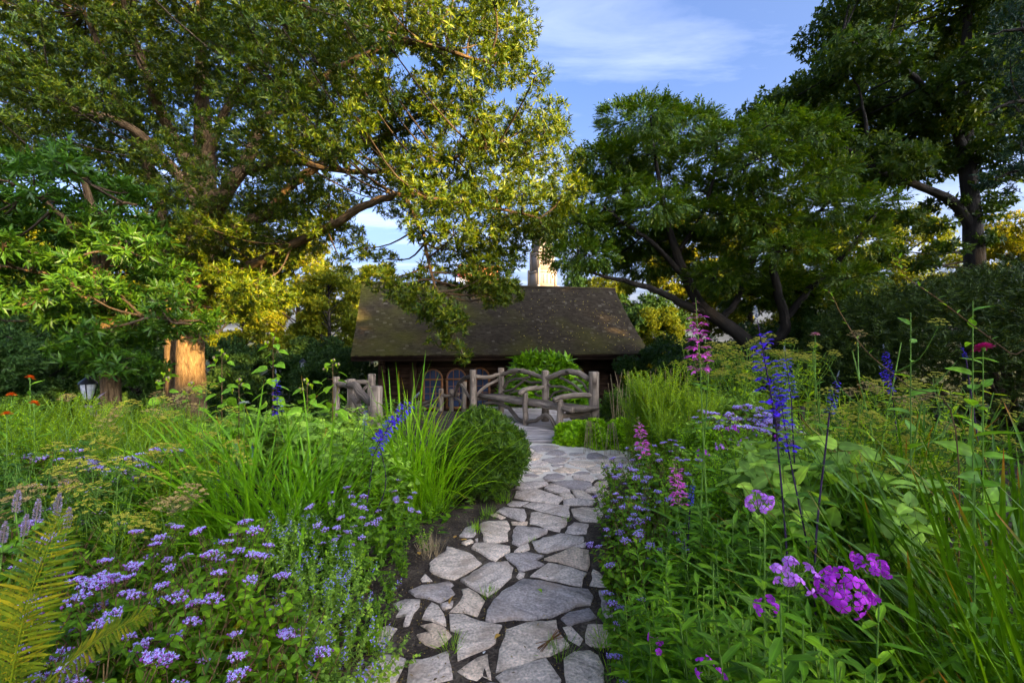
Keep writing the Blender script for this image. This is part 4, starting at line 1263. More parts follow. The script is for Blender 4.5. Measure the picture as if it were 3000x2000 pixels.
limbs = [pr((2080, 920, 11.15, .11), (2000, 890, 11, .09), (1930, 855, 10.8, .075), (1850, 828, 10.6, .06), (1770, 810, 10.4, .04), (1690, 780, 10.2, .02)),
         pr((2200, 1030, 11.2, .15), (2290, 980, 11, .13), (2295, 920, 10.9, .11), (2270, 820, 10.8, .09), (2250, 700, 10.6, .07), (2200, 560, 10.4, .045), (2160, 440, 10.2, .02)),
         pr((2290, 950, 11, .09), (2370, 850, 10.9, .075), (2440, 780, 10.8, .06), (2520, 690, 10.6, .04), (2570, 620, 10.5, .02)),
         pr((2110, 940, 11.2, .09), (2160, 880, 11.2, .08), (2190, 800, 11.2, .065), (2230, 700, 11.2, .05), (2330, 560, 11, .03)),
         pr((2020, 830, 11.05, .075), (1920, 720, 10.8, .055), (1840, 660, 10.6, .04), (1760, 600, 10.4, .02)),
         pr((2255, 760, 10.7, .06), (2330, 690, 10.5, .045), (2420, 600, 10.2, .03), (2480, 540, 10.1, .015)),
         pr((1985, 750, 11, .06), (2050, 640, 10.7, .05), (2090, 520, 10.4, .03), (2100, 430, 10.3, .015))]
build_tree('walnut_tree', 'broad dark green tree with tiered foliage right of the cottage', pb, trunk, limbs, pads, PINN, .25, 500, M['pinnate_leaf'], M['bark_dark'], droop=.0, twigr=.011, ntw=4, out=1.0, up=.12)

# --- tall tree filling the upper right
t_poly = [(2500, -160), (2520, 10), (2420, 50), (2400, 120), (2405, 190), (2350, 230), (2330, 300), (2240, 330), (2300, 400), (2450, 480), (2560, 520), (2660, 520), (2740, 470), (2880, 470), (2980, 400), (3150, 380), (3150, -160)]
pads = pads_from(t_poly, 84, (11.0, 14.5), (72, 110), .6, tries=60)
pads += pads_from(t_poly, 140, (12.5, 16), (90, 120), .6, tries=30)
low = [(2600, 640), (2700, 600), (2760, 680), (2700, 760), (2600, 770), (2560, 700)]
pads += pads_from([(2640, 600), (2760, 560), (2800, 720), (2700, 790), (2540, 780)], 66, (11, 12.5), (50, 70), .4, [(2690, 700, 20, 24)], tries=30)
pads += pads_from([(2860, 480), (2960, 450), (2930, 620), (2900, 740), (2870, 700)], 60, (11, 12.5), (46, 64), .5, tries=30)
tb = at(2862, 1050, 12.2); tb[2] = gz(tb[0], tb[1]) - .1
trunk = np.vstack([[*tb, .32], pr((2860, 900, 12.2, .24), (2855, 760, 12.2, .215), (2845, 600, 12.2, .195), (2832, 460, 12.2, .18), (2826, 330, 12.3, .15), (2830, 180, 12.4, .12), (2840, -100, 12.5, .06))])
limbs = [pr((2850, 680, 12.2, .13), (2800, 600, 12.1, .12), (2740, 565, 12, .105), (2640, 525, 11.8, .08), (2560, 495, 11.6, .055), (2470, 430, 11.4, .03)),
         pr((2830, 450, 12.2, .11), (2780, 340, 12, .09), (2680, 230, 11.8, .07), (2560, 150, 11.5, .045), (2440, 100, 11.3, .02)),
         pr((2828, 400, 12.3, .09), (2880, 280, 12.1, .075), (2960, 160, 11.9, .05), (3060, 80, 11.8, .03)),
         pr((2560, 495, 11.6, .05), (2540, 380, 11.5, .04), (2520, 270, 11.4, .025), (2480, 200, 11.3, .012)),
         pr((2845, 560, 12.2, .05), (2900, 540, 11.9, .035), (2960, 520, 11.7, .015))]
build_tree('broadleaf_tree', 'tall dark tree with bare upright trunk at the upper right', tb, trunk, limbs, pads, BROAD, .15, 170, M['tall_leaf'], M['bark_dark'], twigr=.012, ntw=4, droop=.2)

# --- pine bough reaching in at the right edge
pads = []
for a, b2, rp, d in ((2990, 60, 70, 7.5), (3060, 130, 70, 7.5), (2960, 190, 50, 7.6), (3010, 260, 60, 7.4), (2985, 330, 46, 7.4), (3070, 340, 60, 7.5), (2960, 480, 44, 7.3), (3010, 510, 55, 7.2), (2920, 530, 34, 7.3), (3080, 540, 60, 7.2), (2990, 420, 30, 7.4), (3100, 230, 80, 7.6), (3100, 440, 70, 7.4)):
    rad = rp * d / F
    pads.append((at(a, b2, d), np.array([rad * 1.25, rad, rad * .42])))
nb = np.array([11.6, 9.2, 0.0])
trunk = np.array([[11.6, 9.2, -.1, .3], [11.6, 9.2, 3, .27], [11.5, 9.1, 7, .2], [11.4, 9.0, 11, .1]])
limbs = [np.vstack([[11.6, 9.2, 4.2, .07], pr((3090, 530, 7.4, .045), (3000, 500, 7.3, .03), (2920, 520, 7.3, .012))]),
         np.vstack([[11.5, 9.1, 5.6, .07], pr((3080, 330, 7.5, .045), (2990, 300, 7.4, .03), (2880, 330, 7.4, .01))]),
         np.vstack([[11.5, 9.1, 7.0, .07], pr((3080, 120, 7.6, .045), (2990, 90, 7.5, .03), (2900, 100, 7.5, .01))])]
build_tree('pine_tree', 'dark pine with drooping needle boughs at the right edge', nb, trunk, limbs, pads, NEED, .17, 200, M['pine_needle'], M['bark_dark'], twigr=.008, ntw=6, cat='tree')


# --- woodland behind: a few kinds, each tree placed on its own
def wood_proto(seed, h, w, nleaf, leafm, size, lowest=.25, cone=False):
    r = np.random.default_rng(seed)
    gt, gc = G(), G()
    top = np.array([r.normal(0, .3), r.normal(0, .3), h * .9])
    P = smooth_poly(np.array([[0, 0, -.3, w * .07], [0.05, 0.03, h * .2, w * .055], [.12, -.05, h * .5, w * .04], [*top, .03]]), 4)
    tube(gt, P[:, :3], P[:, 3], 9, 0, True, .05, r)
    nb = 34
    per = nleaf // nb
    for k in range(nb):
        z = h * (lowest + (1 - lowest) * (k + .5) / nb)
        f = (1 - ((z / h - .55) / .6) ** 2) if not cone else (1.1 - z / h)
        ra = w * max(.2, f) * r.uniform(.45, .95)
        a = k * 2.4 + r.normal(0, .3)
        c = np.array([math.cos(a) * ra, math.sin(a) * ra, z + r.normal(0, .2)])
        s = np.array([0, 0, max(.5, z - ra * .5)])
        tw = smooth_poly(np.array([s, (s + c) / 2 + (0, 0, .15), c]), 3)
        tube(gt, tw, np.linspace(w * .016, .012, len(tw)), 5, 0, False)
        rad = np.array([1, 1, .62]) * w * r.uniform(.24, .38)
        scatter_pad(gc, BROAD, c, rad, per, size, r, .1)
    return gt.mesh('trunk', M['bark_dark'], True), gc.mesh('crown', leafm)


WOOD = [wood_proto(11, 11, 3.6, 8500, M['wood_leaf'], .20), wood_proto(12, 9, 3.2, 8000, M['wood_leaf'], .19, .12), wood_proto(13, 13, 3.8, 9000, M['wood_leaf'], .21, .3),
        wood_proto(14, 3.2, 1.9, 6000, M['under_leaf'], .12, .05), wood_proto(15, 10, 2.6, 7000, M['under_leaf'], .16, .08, True),
        wood_proto(16, 14, 3.2, 6200, M['wood_leaf'], .24, .12), wood_proto(17, 14, 3.4, 6200, M['wood_leaf'], .24, .1), wood_proto(18, 19, 3.4, 7000, M['wood_leaf'], .24, .70)]


def wood(k, x, y, label, s=1.0, rz=None, name='woodland_tree', group='trees behind the garden', sz=1.0, z=None):
    z = gz(np.array(x), np.array(y)) if z is None else z
    t = thing(name, label, 'shrub' if 'shrub' in name else 'tree', (x, y, float(z)), rng.uniform(0, 6.28) if rz is None else rz, group, 1.0)
    t.scale = (s, s, s * sz)
    link('trunk', WOOD[k][0], t); stuffpart(link('crown', WOOD[k][1], t))
    return t


def woodpx(k, px, d, label, s=1.0, **kw):
    return wood(k, (px - 1500) / F * d, d, label, s, **kw)


LEFTROW = 'woodland tree in the row far behind the great oak'
for px, d, k, s in ((-250, 26, 0, 1.05), (40, 30, 2, .95), (330, 27, 1, 1.1), (640, 34, 0, 1.1), (-80, 40, 2, 1.2), (230, 44, 0, 1.3), (480, 46, 2, 1.2), (-400, 34, 2, 1.1), (720, 50, 1, 1.3)):
    woodpx(k, px, d, LEFTROW, s, group='woodland row behind the great oak')
woodpx(1, 960, 25, 'golden sunlit tree beside the left end of the cottage roof', .78)
woodpx(0, 870, 36, 'sunlit tree over the asphalt walk left of the cottage', 1.0)
woodpx(2, 1090, 46, 'golden tree rising behind the left end of the cottage ridge', .82)
woodpx(1, 1230, 38, 'golden tree behind the cottage ridge under the oak limb', .74)
woodpx(0, 1430, 60, 'pale golden tree behind the middle of the cottage ridge', .72)
woodpx(1, 1590, 52, 'low bright green tree in front of the stone tower', .78)
woodpx(1, 1780, 30, 'green tree just behind the right end of the cottage roof', .8)
woodpx(2, 2000, 28, 'golden green tree behind the right gable of the cottage', .72)
woodpx(0, 2200, 26, 'sunlit tree behind the tiered tree', .8)
woodpx(1, 2420, 24, 'sunlit tree behind the blue salvia spikes', .85)
woodpx(4, 1690, 44, 'slim grey green tree left of the tiered crown', 1.05)
woodpx(2, 2650, 30, 'dark tree behind the upright trunk at right', .8)
woodpx(0, 2990, 17, 'green tree at the right edge behind the hedge', .56)
woodpx(4, 3150, 28, 'conical tree at the right edge of the wood', .8)
UND = 'dark understorey shrub in the shade of the great oak'
for px, d, s in ((-120, 13, 1.0), (80, 15, 1.1), (210, 18, 1.2), (400, 17, 1.0), (620, 19, 1.0), (740, 21, .9), (-20, 19, 1.3), (690, 16, .7)):
    woodpx(3, px, d, UND, s, name='woodland_shrub', group='understorey below the great oak')
woodpx(3, 985, 17.5, 'dark leafy shrub against the left wall of the cottage', .85, name='woodland_shrub', group='shrubs by the cottage')
woodpx(3, 925, 21, 'dark rounded shrub behind the small park lamp', 1.0, name='woodland_shrub', group='shrubs by the cottage')
woodpx(3, 1990, 15.5, 'dark shrub off the right corner of the cottage', 1.0, name='woodland_shrub', group='shrubs by the cottage')
woodpx(1, 1930, 23, 'golden tree seen between cottage corner and tiered tree', .5)
woodpx(3, 1850, 25, 'far dark shrub behind the right end of the cottage', 1.7, name='woodland_shrub', group='shrubs by the cottage')
woodpx(3, 2060, 12.5, 'dark shrub behind the pink flower spike', .75, name='woodland_shrub', group='shrubs by the cottage')
woodpx(3, 2250, 13.5, 'dark shrub below the tiered tree', .95, name='woodland_shrub', group='shrubs by the cottage')
woodpx(3, 2440, 11, 'dark shrub between tiered tree and hedge', .8, name='woodland_shrub', group='shrubs by the cottage')
# unseen trees added behind and right of the path to filter the evening sun
for l_, h_, k in ((-9, 11.0, 5), (-6, 10.8, 6), (-3, 11.0, 5), (.3, 10.4, 6), (3.6, 10.0, 5), (7, 11.4, 6), (10, 14.0, 5), (12.5, 17.5, 6), (15, 19.5, 5), (17.3, 17, 6)):
    q_ = -26 * np.array(SUN_TRAVEL[:2]) + l_ * np.array([.69, .72]) + rng.normal(0, .4, 2)
    wood(k, q_[0], q_[1], 'unseen shade tree added behind the viewer to the right', h_ / 14.0, group='unseen shade trees right of the garden', z=0.0)
for l_, h_, k in ((-7.5, 11.8, 6), (-4.5, 11.8, 5), (-1.4, 11.8, 6), (1.6, 11.4, 5), (5.2, 11.2, 6), (8.5, 13, 5)):  # second unseen row, added to block sun leaking onto the left bed
    q_ = -31 * np.array(SUN_TRAVEL[:2]) + l_ * np.array([.69, .72])
    wood(k, q_[0], q_[1], 'unseen shade tree added behind the viewer to the right', h_ / 14.0, group='unseen shade trees right of the garden', z=0.0)

for l_, s_ in ((-1.2, 1.0), (1.2, 1.0)):  # unseen high crowns, added to shade the upper left of the oak
    q_ = -28.5 * np.array(SUN_TRAVEL[:2]) + l_ * np.array([.69, .72])
    wood(7, q_[0], q_[1], 'unseen high crowned tree added behind the viewer to shade the oak', s_, group='unseen shade trees right of the garden', z=0.0)

# ------------------------------------------------------------------ shrubs of the garden
def mound(name, label, c, rad, tpls, size, n, mat, cat='shrub', out=1.0, up=.3, z0=.02, stem=True, lump=.12, r=rng, tip=None, tipn=0):
    """shrub as a shell of sprays on a lumpy mound with sprays inside as well"""
    c = np.asarray(c, float)
    base = np.array([c[0], c[1], float(gz(c[0], c[1]))])
    t = thing(name, label, cat, base)
    u = nrm(r.normal(0, 1, (n, 3))); u[:, 2] = np.where(u[:, 2] < -.3, -u[:, 2], u[:, 2])
    ph = r.uniform(0, 6.28, 6)
    lumps = 1 + lump * (np.sin(u[:, 0] * 5 + ph[0]) * np.sin(u[:, 1] * 5 + ph[1]) + np.sin(u[:, 2] * 7 + ph[2]) * np.cos(u[:, 0] * 4 + ph[3]))
    s = np.where(r.uniform(0, 1, n) < .75, r.uniform(.86, 1.02, n), r.uniform(.5, .9, n))
    P = c - base + u * (s * lumps)[:, None] * np.asarray(rad)
    ok = P[:, 2] > z0; P, u = P[ok], u[ok]; n = len(P)
    X = nrm(u * out + np.array([0, 0, up]) + r.normal(0, .4, (n, 3))); N = nrm(UP + r.normal(0, .5, (n, 3)))
    g = G(); L = size * r.uniform(.7, 1.25, n); w = r.integers(0, len(tpls), n)
    for k, tp in enumerate(tpls):
        m = w == k; inst(g, tp, P[m], X[m], N[m], L[m])
    stuffpart(link('foliage', g.mesh('foliage', mat), t))
    g = G()
    for k in range(14):
        a = r.uniform(0, 6.28); q = P[r.integers(0, n)] * .92
        tube(g, smooth_poly(np.array([[math.cos(a) * .05, math.sin(a) * .05, -.05], q * .5 + (0, 0, .05), q]), 3), np.linspace(.02, .006, 7) * max(.6, rad[0]), 5, 0, False)
    link('branches', g.mesh('branches', M['twig']), t)
    return t


p = at(1425, 1330, 4.5)
mound('yew_shrub', 'dark green feathery yew mound at the left edge of the path', (p[0] - .05, p[1] + .05, .26), (.36, .44, .46), YEW, .11, 3600, M['yew_needle'], out=.8, up=.35, lump=.22)
mound('yew_hedge', 'large dark clipped yew bush rising at the right', (8.1, 7.3, .4), (3.5, 2.0, 2.35), YEW, .16, 11000, M['hedge_needle'], out=1.0, up=.2, lump=.05)
BIGL = [spray_whorl(8, (30, 75), .36, rng) for _ in range(3)]
p = at(1590, 1120, 10.4)
mound('laurel_shrub', 'glossy bright green laurel shrub behind the rustic bench', (p[0] + .02, 10.6, .05), (1.0, .6, 1.22), BIGL, .25, 620, M['laurel_leaf'], up=.5, lump=.06)
p = at(1800, 1230, 7.6)
mound('yew_shrub', 'small dark needle shrub at the right end of the bench', (p[0] + .35, 7.7, .15), (.55, .5, .52), YEW, .10, 1700, M['yew_needle'])
p = at(2020, 1180, 7.2)
mound('dark_shrub', 'small dark blue green shrub behind the feathery stems', (p[0], 7.2, .1), (.6, .5, .6), YEW, .11, 1300, M['under_leaf'])
MINT = [spray_whorl(7, (45, 88), .55, rng) for _ in range(3)]
for k, (px, d, rx, rz_, lab) in enumerate(((1680, 6.75, .30, .30, 'low lime green herb mound at the foot of the bench arm'), (1755, 6.6, .34, .33, 'lime green herb mound at the far bend of the path'), (1840, 6.5, .36, .36, 'lime green herb mound with a straw stem beside the path bend'), (1925, 6.4, .36, .42, 'green herb mound left of the pink spike'))):
    x = (px - 1500) / F * d
    mound('herb_mound', lab, (x, d, .02), (rx, .34, rz_), MINT, .055, 1500, M['mint_leaf'], 'herb', up=.6)

# ------------------------------------------------------------------ herbs
def herb(r, h, nst, spread, lean, tpl, L, W, gap, per, elev, zmin=.12, prof=None, sr=.004, branch=0, bL=.5):
    """stems with leaves; returns geometry of stems and leaves and the tips (pos, dir)"""
    gs, gl, tips = G(), G(), []
    for s in range(nst):
        a = r.uniform(0, 6.28); rr = spread * math.sqrt(r.uniform(0, 1))
        b = np.array([math.cos(a), math.sin(a), 0]) * rr * .35
        hh = h * r.uniform(.72, 1.05)
        tip = np.array([math.cos(a) * rr, math.sin(a) * rr, hh]) + np.array([*r.normal(0, lean, 2), 0])
        mid = b * .55 + tip * .45; mid[2] = hh * .55; mid[:2] = b[:2] * .7 + tip[:2] * .3
        C = smooth_poly(np.array([b, mid, tip]), 5)
        tube(gs, C, np.linspace(sr, sr * .5, len(C)), 4, 0, False)
        tips.append((C[-1], nrm(C[-1] - C[-2])))
        axes = [(C, 1.0)]
        for q in range(branch):
            f = r.uniform(.45, .85); i = f * (len(C) - 1); i0 = int(i); bp = C[i0] + (C[min(i0 + 1, len(C) - 1)] - C[i0]) * (i - i0)
            az = r.uniform(0, 6.28); bl = hh * (1 - f) * r.uniform(.7, 1.1) + .04
            e = bp + np.array([math.cos(az) * bl * .55, math.sin(az) * bl * .55, bl * .8])
            B = smooth_poly(np.array([bp, (bp + e) / 2 + (math.cos(az) * bl * .08, math.sin(az) * bl * .08, 0), e]), 3)
            tube(gs, B, np.linspace(sr * .7, sr * .4, len(B)), 4, 0, False)
            tips.append((B[-1], nrm(B[-1] - B[-2]))); axes.append((B, bL))
        for C2, sc in axes:
            seg = np.concatenate([[0], np.cumsum(np.linalg.norm(np.diff(C2, axis=0), axis=1))])
            start = zmin * hh if sc == 1.0 else .03
            pos = np.arange(start, seg[-1], gap)
            if not len(pos): continue
            P = np.stack([np.interp(pos, seg, C2[:, k]) for k in range(3)], 1)
            T = nrm(np.stack([np.interp(pos, seg, nrm(np.gradient(C2, axis=0))[:, k]) for k in range(3)], 1))
            ref = nrm(np.cross(T, np.array([.3, .9, .1]))); ref2 = np.cross(T, ref)
            t = pos / seg[-1]
            size = (1.0 - .55 * np.abs(t - .5) * 1.4) if prof is None else prof(t)
            a0 = r.uniform(0, 6.28)
            for j in range(per):
                az = a0 + np.arange(len(pos)) * (math.pi / 2 if per == 2 else 2.4) + j * 2 * math.pi / per + r.normal(0, .25, len(pos))
                el = np.radians(elev + r.normal(0, 14, len(pos)))
                X = (ref * np.cos(az)[:, None] + ref2 * np.sin(az)[:, None]) * np.cos(el)[:, None] + T * np.sin(el)[:, None]
                ll = L * sc * size * r.uniform(.8, 1.15, len(pos))
                inst(gl, tpl, P, X, T + r.normal(0, .2, (len(pos), 3)), ll, ll * W)
    return gs, gl, tips


class Proto:
    def __init__(s, stem, leaf, tips, heads=None, extra=()):
        s.stem, s.leaf, s.tips, s.heads, s.extra = stem, leaf, tips, heads or [], extra


def rot_to(dirv, spin):
    q = Vector(dirv).to_track_quat('Z', 'Y')
    return (q.to_matrix() @ Matrix.Rotation(spin, 3, 'Z')).to_euler()


def place(pr_, name, label, cat, loc, rz=0.0, s=1.0, group=None, heads=None, headname='flower_head', hs=1.0, keep=1.0, r=rng, spin=True, leafname='foliage', tilt=None):
    t = thing(name, label, cat, loc, rz, group, s)
    if tilt: t.rotation_euler = (tilt[0], tilt[1], rz)
    link('stem', pr_.stem, t)
    if pr_.leaf is not None:
        stuffpart(link(leafname, pr_.leaf, t))
    for me in pr_.extra:
        stuffpart(link(me.name.split('.')[0], me, t))
    for p_, d_ in pr_.tips:
        if heads and r.uniform() < keep:
            k = hs * r.uniform(.75, 1.2)
            dv = nrm(np.asarray(d_) * .6 + UP * .6) if spin else d_
            link(headname, heads[r.integers(0, len(heads))], t, p_, rot_to(dv, r.uniform(0, 6.28)), k)
    return t


def mkherb(stemm, leafm, *a, **k):
    gs, gl, tips = herb(rng, *a, **k)
    return Proto(gs.mesh('stem', stemm, True), gl.mesh('foliage', leafm), tips)


# flower heads -----------------------------------------------------
def mist_head(seed):
    r = np.random.default_rng(seed); g = G(); n = 13
    for k in range(n):
        a = k * 2.4; rr = .0085 * math.sqrt(k) * 1.15
        c = np.array([math.cos(a) * rr, math.sin(a) * rr, .012 - rr * .18 + r.normal(0, .0025)])
        bud = k >= 9 and r.uniform() < .6
        tube(g, [c * (.3, .3, 0) - (0, 0, .012), c - (0, 0, .003)], [.0009, .0009], 3, 2, False)
        m = 7; rb = .0042
        u = nrm(r.normal(0, 1, (8, 3)))
        lathe(g, [(.0005, -.005), (rb, -.002), (rb, .0015), (.0005, .0042)], 6, 1, c)
        if not bud:
            q = 20; v = nrm(r.normal(0, .75, (q, 3)) + (0, 0, .8))
            inst(g, T_NEEDLE, np.broadcast_to(c, (q, 3)), v, r.normal(0, 1, (q, 3)), r.uniform(.0065, .0105, q), .0030, 0)
    return g.mesh('flower_head', [M['mist_fuzz'], M['mist_bud'], M['stem_red']])


MIST = [mist_head(k) for k in range(5)]


def umbel_head(seed, dry=False):
    r = np.random.default_rng(seed); g = G()
    n = 17; pts = []
    for k in range(n):
        a = k * 2.4; rr = .021 * math.sqrt(k + .3)
        e = np.array([math.cos(a) * rr, math.sin(a) * rr, .085 - rr * rr * 7.0 + r.normal(0, .005)])
        tube(g, [(0, 0, 0), e * (.55, .55, .5), e], [.0011, .0009, .0007], 3, 1, False)
        for j in range(11):
            b = j * 2.4; q = .0042 * math.sqrt(j)
            pts.append(e + np.array([math.cos(b) * q, math.sin(b) * q, .008 - q * .2]) + r.normal(0, .001, 3))
    pts = np.array(pts)
    V = np.array([(1, 0, 0), (-1, 0, 0), (0, 1, 0), (0, -1, 0), (0, 0, 1), (0, 0, -1)], float) * .0046
    Fc = np.array([(0, 2, 4), (2, 1, 4), (1, 3, 4), (3, 0, 4), (2, 0, 5), (1, 2, 5), (3, 1, 5), (0, 3, 5)])
    VV = (pts[:, None] + V[None] * (1, 1, .8)).reshape(-1, 3)
    g.add(VV, [(Fc[None] + (np.arange(len(pts)) * 6)[:, None, None]).reshape(-1, 3)], 0)
    return g.mesh('umbel', [M['umbel_dry'] if dry else M['umbel'], M['stem'] if not dry else M['dry']])


UMB = [umbel_head(k) for k in range(3)]; UMBD = [umbel_head(9 + k, True) for k in range(2)]


def phlox_bloom(mat, seed):
    r = np.random.default_rng(seed); g = G()
    for k in range(5):
        a = k * 2 * math.pi / 5; c, s = math.cos(a), math.sin(a)
        w = .0088; prof = [(.001, .0010), (.005, .0026), (.0100, .0060), (.0135, .0062), (.0152, .0030)]
        V = []
        for i, (rr, hw) in enumerate(prof):
            z = .0016 * math.sin(i * 1.1) - .0007 * i + r.normal(0, .0004)
            for q in (-1, 0, 1):
                x, y = rr, q * hw; V.append((c * x - s * y, s * x + c * y, z + (.0008 if q else 0)))
        V = np.array(V); f = []
        for i in range(len(prof) - 1):
            b = i * 3; f += [(b, b + 3, b + 4, b + 1), (b + 1, b + 4, b + 5, b + 2)]
        g.add(V, [np.array(f)], 0)
    lathe(g, [(.0022, .0012), (.0012, .0022), (.0003, .0010)], 7, 1)
    tube(g, [(0, 0, -.02), (0, 0, -.008), (0, 0, .0005)], [.0007, .0009, .0014], 5, 0, False)
    return g.mesh('bloom', [mat, M['phlox_eye']])


PHL = [phlox_bloom(M['phlox'], 1)]; PHD = [phlox_bloom(M['phlox_deep'], 2)]


def spike_whorls(n, h, per, mats, petal, pw, calyx, seed, taper=.3, curl=-.25):
    """flower spike: whorls of tubular flowers on one stem, base at origin"""
    r = np.random.default_rng(seed); g = G()
    tube(g, [(0, 0, -.02), (0, 0, h * .5), (0, 0, h)], [.0028, .0022, .0012], 5, 2, False)
    for k in range(n):
        z = h * (k + .3) / n; sc = 1 - taper * k / n
        m = per if k < n - 2 else max(3, per // 2)
        a = np.arange(m) * 2 * math.pi / m + k * .7 + r.normal(0, .2, m)
        el = r.uniform(-.1, .5, m)
        X = np.stack([np.cos(a), np.sin(a), el], 1)
        P = np.stack([np.cos(a) * .004, np.sin(a) * .004, np.full(m, z) + r.normal(0, h / n * .15, m)], 1)
        inst(g, T_LAN, P, X, UP, calyx * sc * r.uniform(.8, 1.2, m), calyx * .42, 1)
        fl = r.uniform(0, 1, m) < r.uniform(.4, .9)
        if k > n - 3: fl[:] = False
        P2 = P + nrm(X) * calyx * .7 * sc; X2 = X[fl] + (0, 0, curl)
        ll = petal * sc * r.uniform(.75, 1.15, m)
        inst(g, T_LAN, P2[fl], X[fl] + (0, 0, .15), UP, ll[fl] * .95, pw * .8, 0)
        inst(g, T_OVA, (P2 + nrm(X) * (ll * .45)[:, None])[fl], X2, UP, ll[fl] * .75, pw * 1.5, 0)
        sd = np.stack([-np.sin(a), np.cos(a), 0 * a], 1)
        for q in (-1, 1):
            inst(g, T_LAN, (P2 + nrm(X) * (ll * .5)[:, None])[fl], (X + q * .8 * sd)[fl] + (0, 0, curl), UP, ll[fl] * .5, pw * .9, 0)
    return g, r


def mk_spike(name, *a, tipm=None, **k):
    g, r = spike_whorls(*a, **k); mats = a[3]; h = a[1]
    if tipm:
        m = 26; u = r.uniform(0, 1, m); aa = r.uniform(0, 6.28, m)
        inst(g, T_LAN, np.stack([np.cos(aa) * .006 * (1 - u), np.sin(aa) * .006 * (1 - u), h * .97 + u * h * .14], 1), np.stack([np.cos(aa), np.sin(aa), 0 * aa + 1.6], 1), UP, .012, .006, 3)
    return g.mesh(name, mats + ([tipm] if tipm else []))


AGA = [mk_spike('spike', 10, .30, 12, [M['pink'], M['pink_calyx'], M['stem']], .040, .0085, .017, 21 + k) for k in range(2)]
SAL = [mk_spike('spike', 15, .34, 6, [M['blue'], M['blue_calyx'], M['stem_dark']], .034, .013, .016, 31 + k, tipm=M['grey_bud']) for k in range(3)]


def hyssop_head(seed):
    r = np.random.default_rng(seed); g = G(); n = 320; h = .10
    z = r.uniform(0, 1, n); a = r.uniform(0, 6.28, n); rad = .009 * np.sin(np.clip(.15 + z * .95, 0, 1) * math.pi) ** .5 + .001
    P = np.stack([np.cos(a) * rad, np.sin(a) * rad, z * h], 1); X = np.stack([np.cos(a), np.sin(a), 0 * a + .7], 1)
    m = r.uniform(0, 1, n) < .5
    inst(g, T_NEEDLE, P[m], X[m], r.normal(0, 1, (m.sum(), 3)), .007, .0034, 0); inst(g, T_NEEDLE, P[~m], X[~m], r.normal(0, 1, ((~m).sum(), 3)), .006, .004, 1)
    tube(g, [(0, 0, -.04), (0, 0, h * .9)], [.0015, .004], 5, 1, False)
    return g.mesh('spike', [M['lav'], M['lav_brown']])


HYS = [hyssop_head(k) for k in range(2)]


def daisy_head(mat, eye, seed, rad=.027, lay=4):
    r = np.random.default_rng(seed); g = G()
    for k in range(lay):
        m = 11 - k; a = np.arange(m) * 2 * math.pi / m + k * .4; el = .05 + .28 * k
        X = np.stack([np.cos(a), np.sin(a), np.full(m, el)], 1)
        inst(g, T_OVA, np.stack([np.cos(a) * .003, np.sin(a) * .003, np.full(m, k * .003)], 1), X, UP + r.normal(0, .15, (m, 3)), rad * (1 - .17 * k), rad * .5, 0)
    lathe(g, [(.007, .006), (.005, .013), (.0005, .015)], 8, 1)
    lathe(g, [(.002, -.014), (.007, -.006), (.008, .002)], 8, 2)
    return g.mesh('flower_head', [mat, eye, M['stem']])


ZIN = [daisy_head(M['orange'], M['orange_eye'], 4)]; ZMG = [daisy_head(M['magenta'], M['magenta'], 5, .040, 5)]; WHT = [daisy_head(M['white'], M['white'], 6, .045, 2)]

# species ----------------------------------------------------------
MISTP = [mkherb(M['stem_red'], M['mist_leaf'], 0.56, 7, .17, .03, T_OVA, .078, .60, .055, 2, 12, branch=3, bL=.6, zmin=.15) for _ in range(4)]
MISTL = [mkherb(M['stem'], M['mist_leaf'], .42, 8, .20, .04, T_HEART, .060, .72, .05, 2, 5, branch=1, bL=.6, zmin=.08) for _ in range(3)]


def gy(py, z):
    """depth at which height z shows at photo row py"""
    return (CAMZ - z) * F / (py - 1000)


def on_ground(px, d):
    x = (px - 1500) / F * d
    return np.array([x, d, float(gz(x, d))])


# mistflower drift at the lower left, row by row
MG = 'violet mistflower drift at the lower left'
ML = 'violet mistflower in lower left drift'
rows = [(2.55, range(-60, 420, 105)), (2.2, range(-120, 620, 115)), (1.85, range(-150, 850, 120)), (1.55, range(-40, 860, 125)), (1.28, range(-120, 800, 150)), (2.35, range(620, 760, 80))]
for d, pxs in rows:
    for px in pxs:
        dd = d + rng.uniform(-.10, .10); q = on_ground(px + rng.uniform(-30, 30), dd)
        s = rng.uniform(.82, 1.06)
        place(MISTP[rng.integers(0, 4)], 'mistflower', ML, 'flower', q, rng.uniform(0, 6.28), s, MG, MIST, keep=.15, hs=1.0)
for px, d, s in ((1130, 3.05, .95), (1075, 2.75, 1.0), (1010, 2.95, 1.05), (950, 2.7, .9), (1180, 3.45, .75), (1120, 3.6, .9), (1040, 3.4, 1.0), (960, 3.2, 1.0)):
    place(MISTL[rng.integers(0, 3)], 'mistflower', 'low heart leaved mistflower at the path edge below the grass clump', 'flower', on_ground(px, d), rng.uniform(0, 6.28), s, 'mistflowers at the left path edge', MIST, keep=.35, hs=.75)
RM = 'mistflower at right path edge'
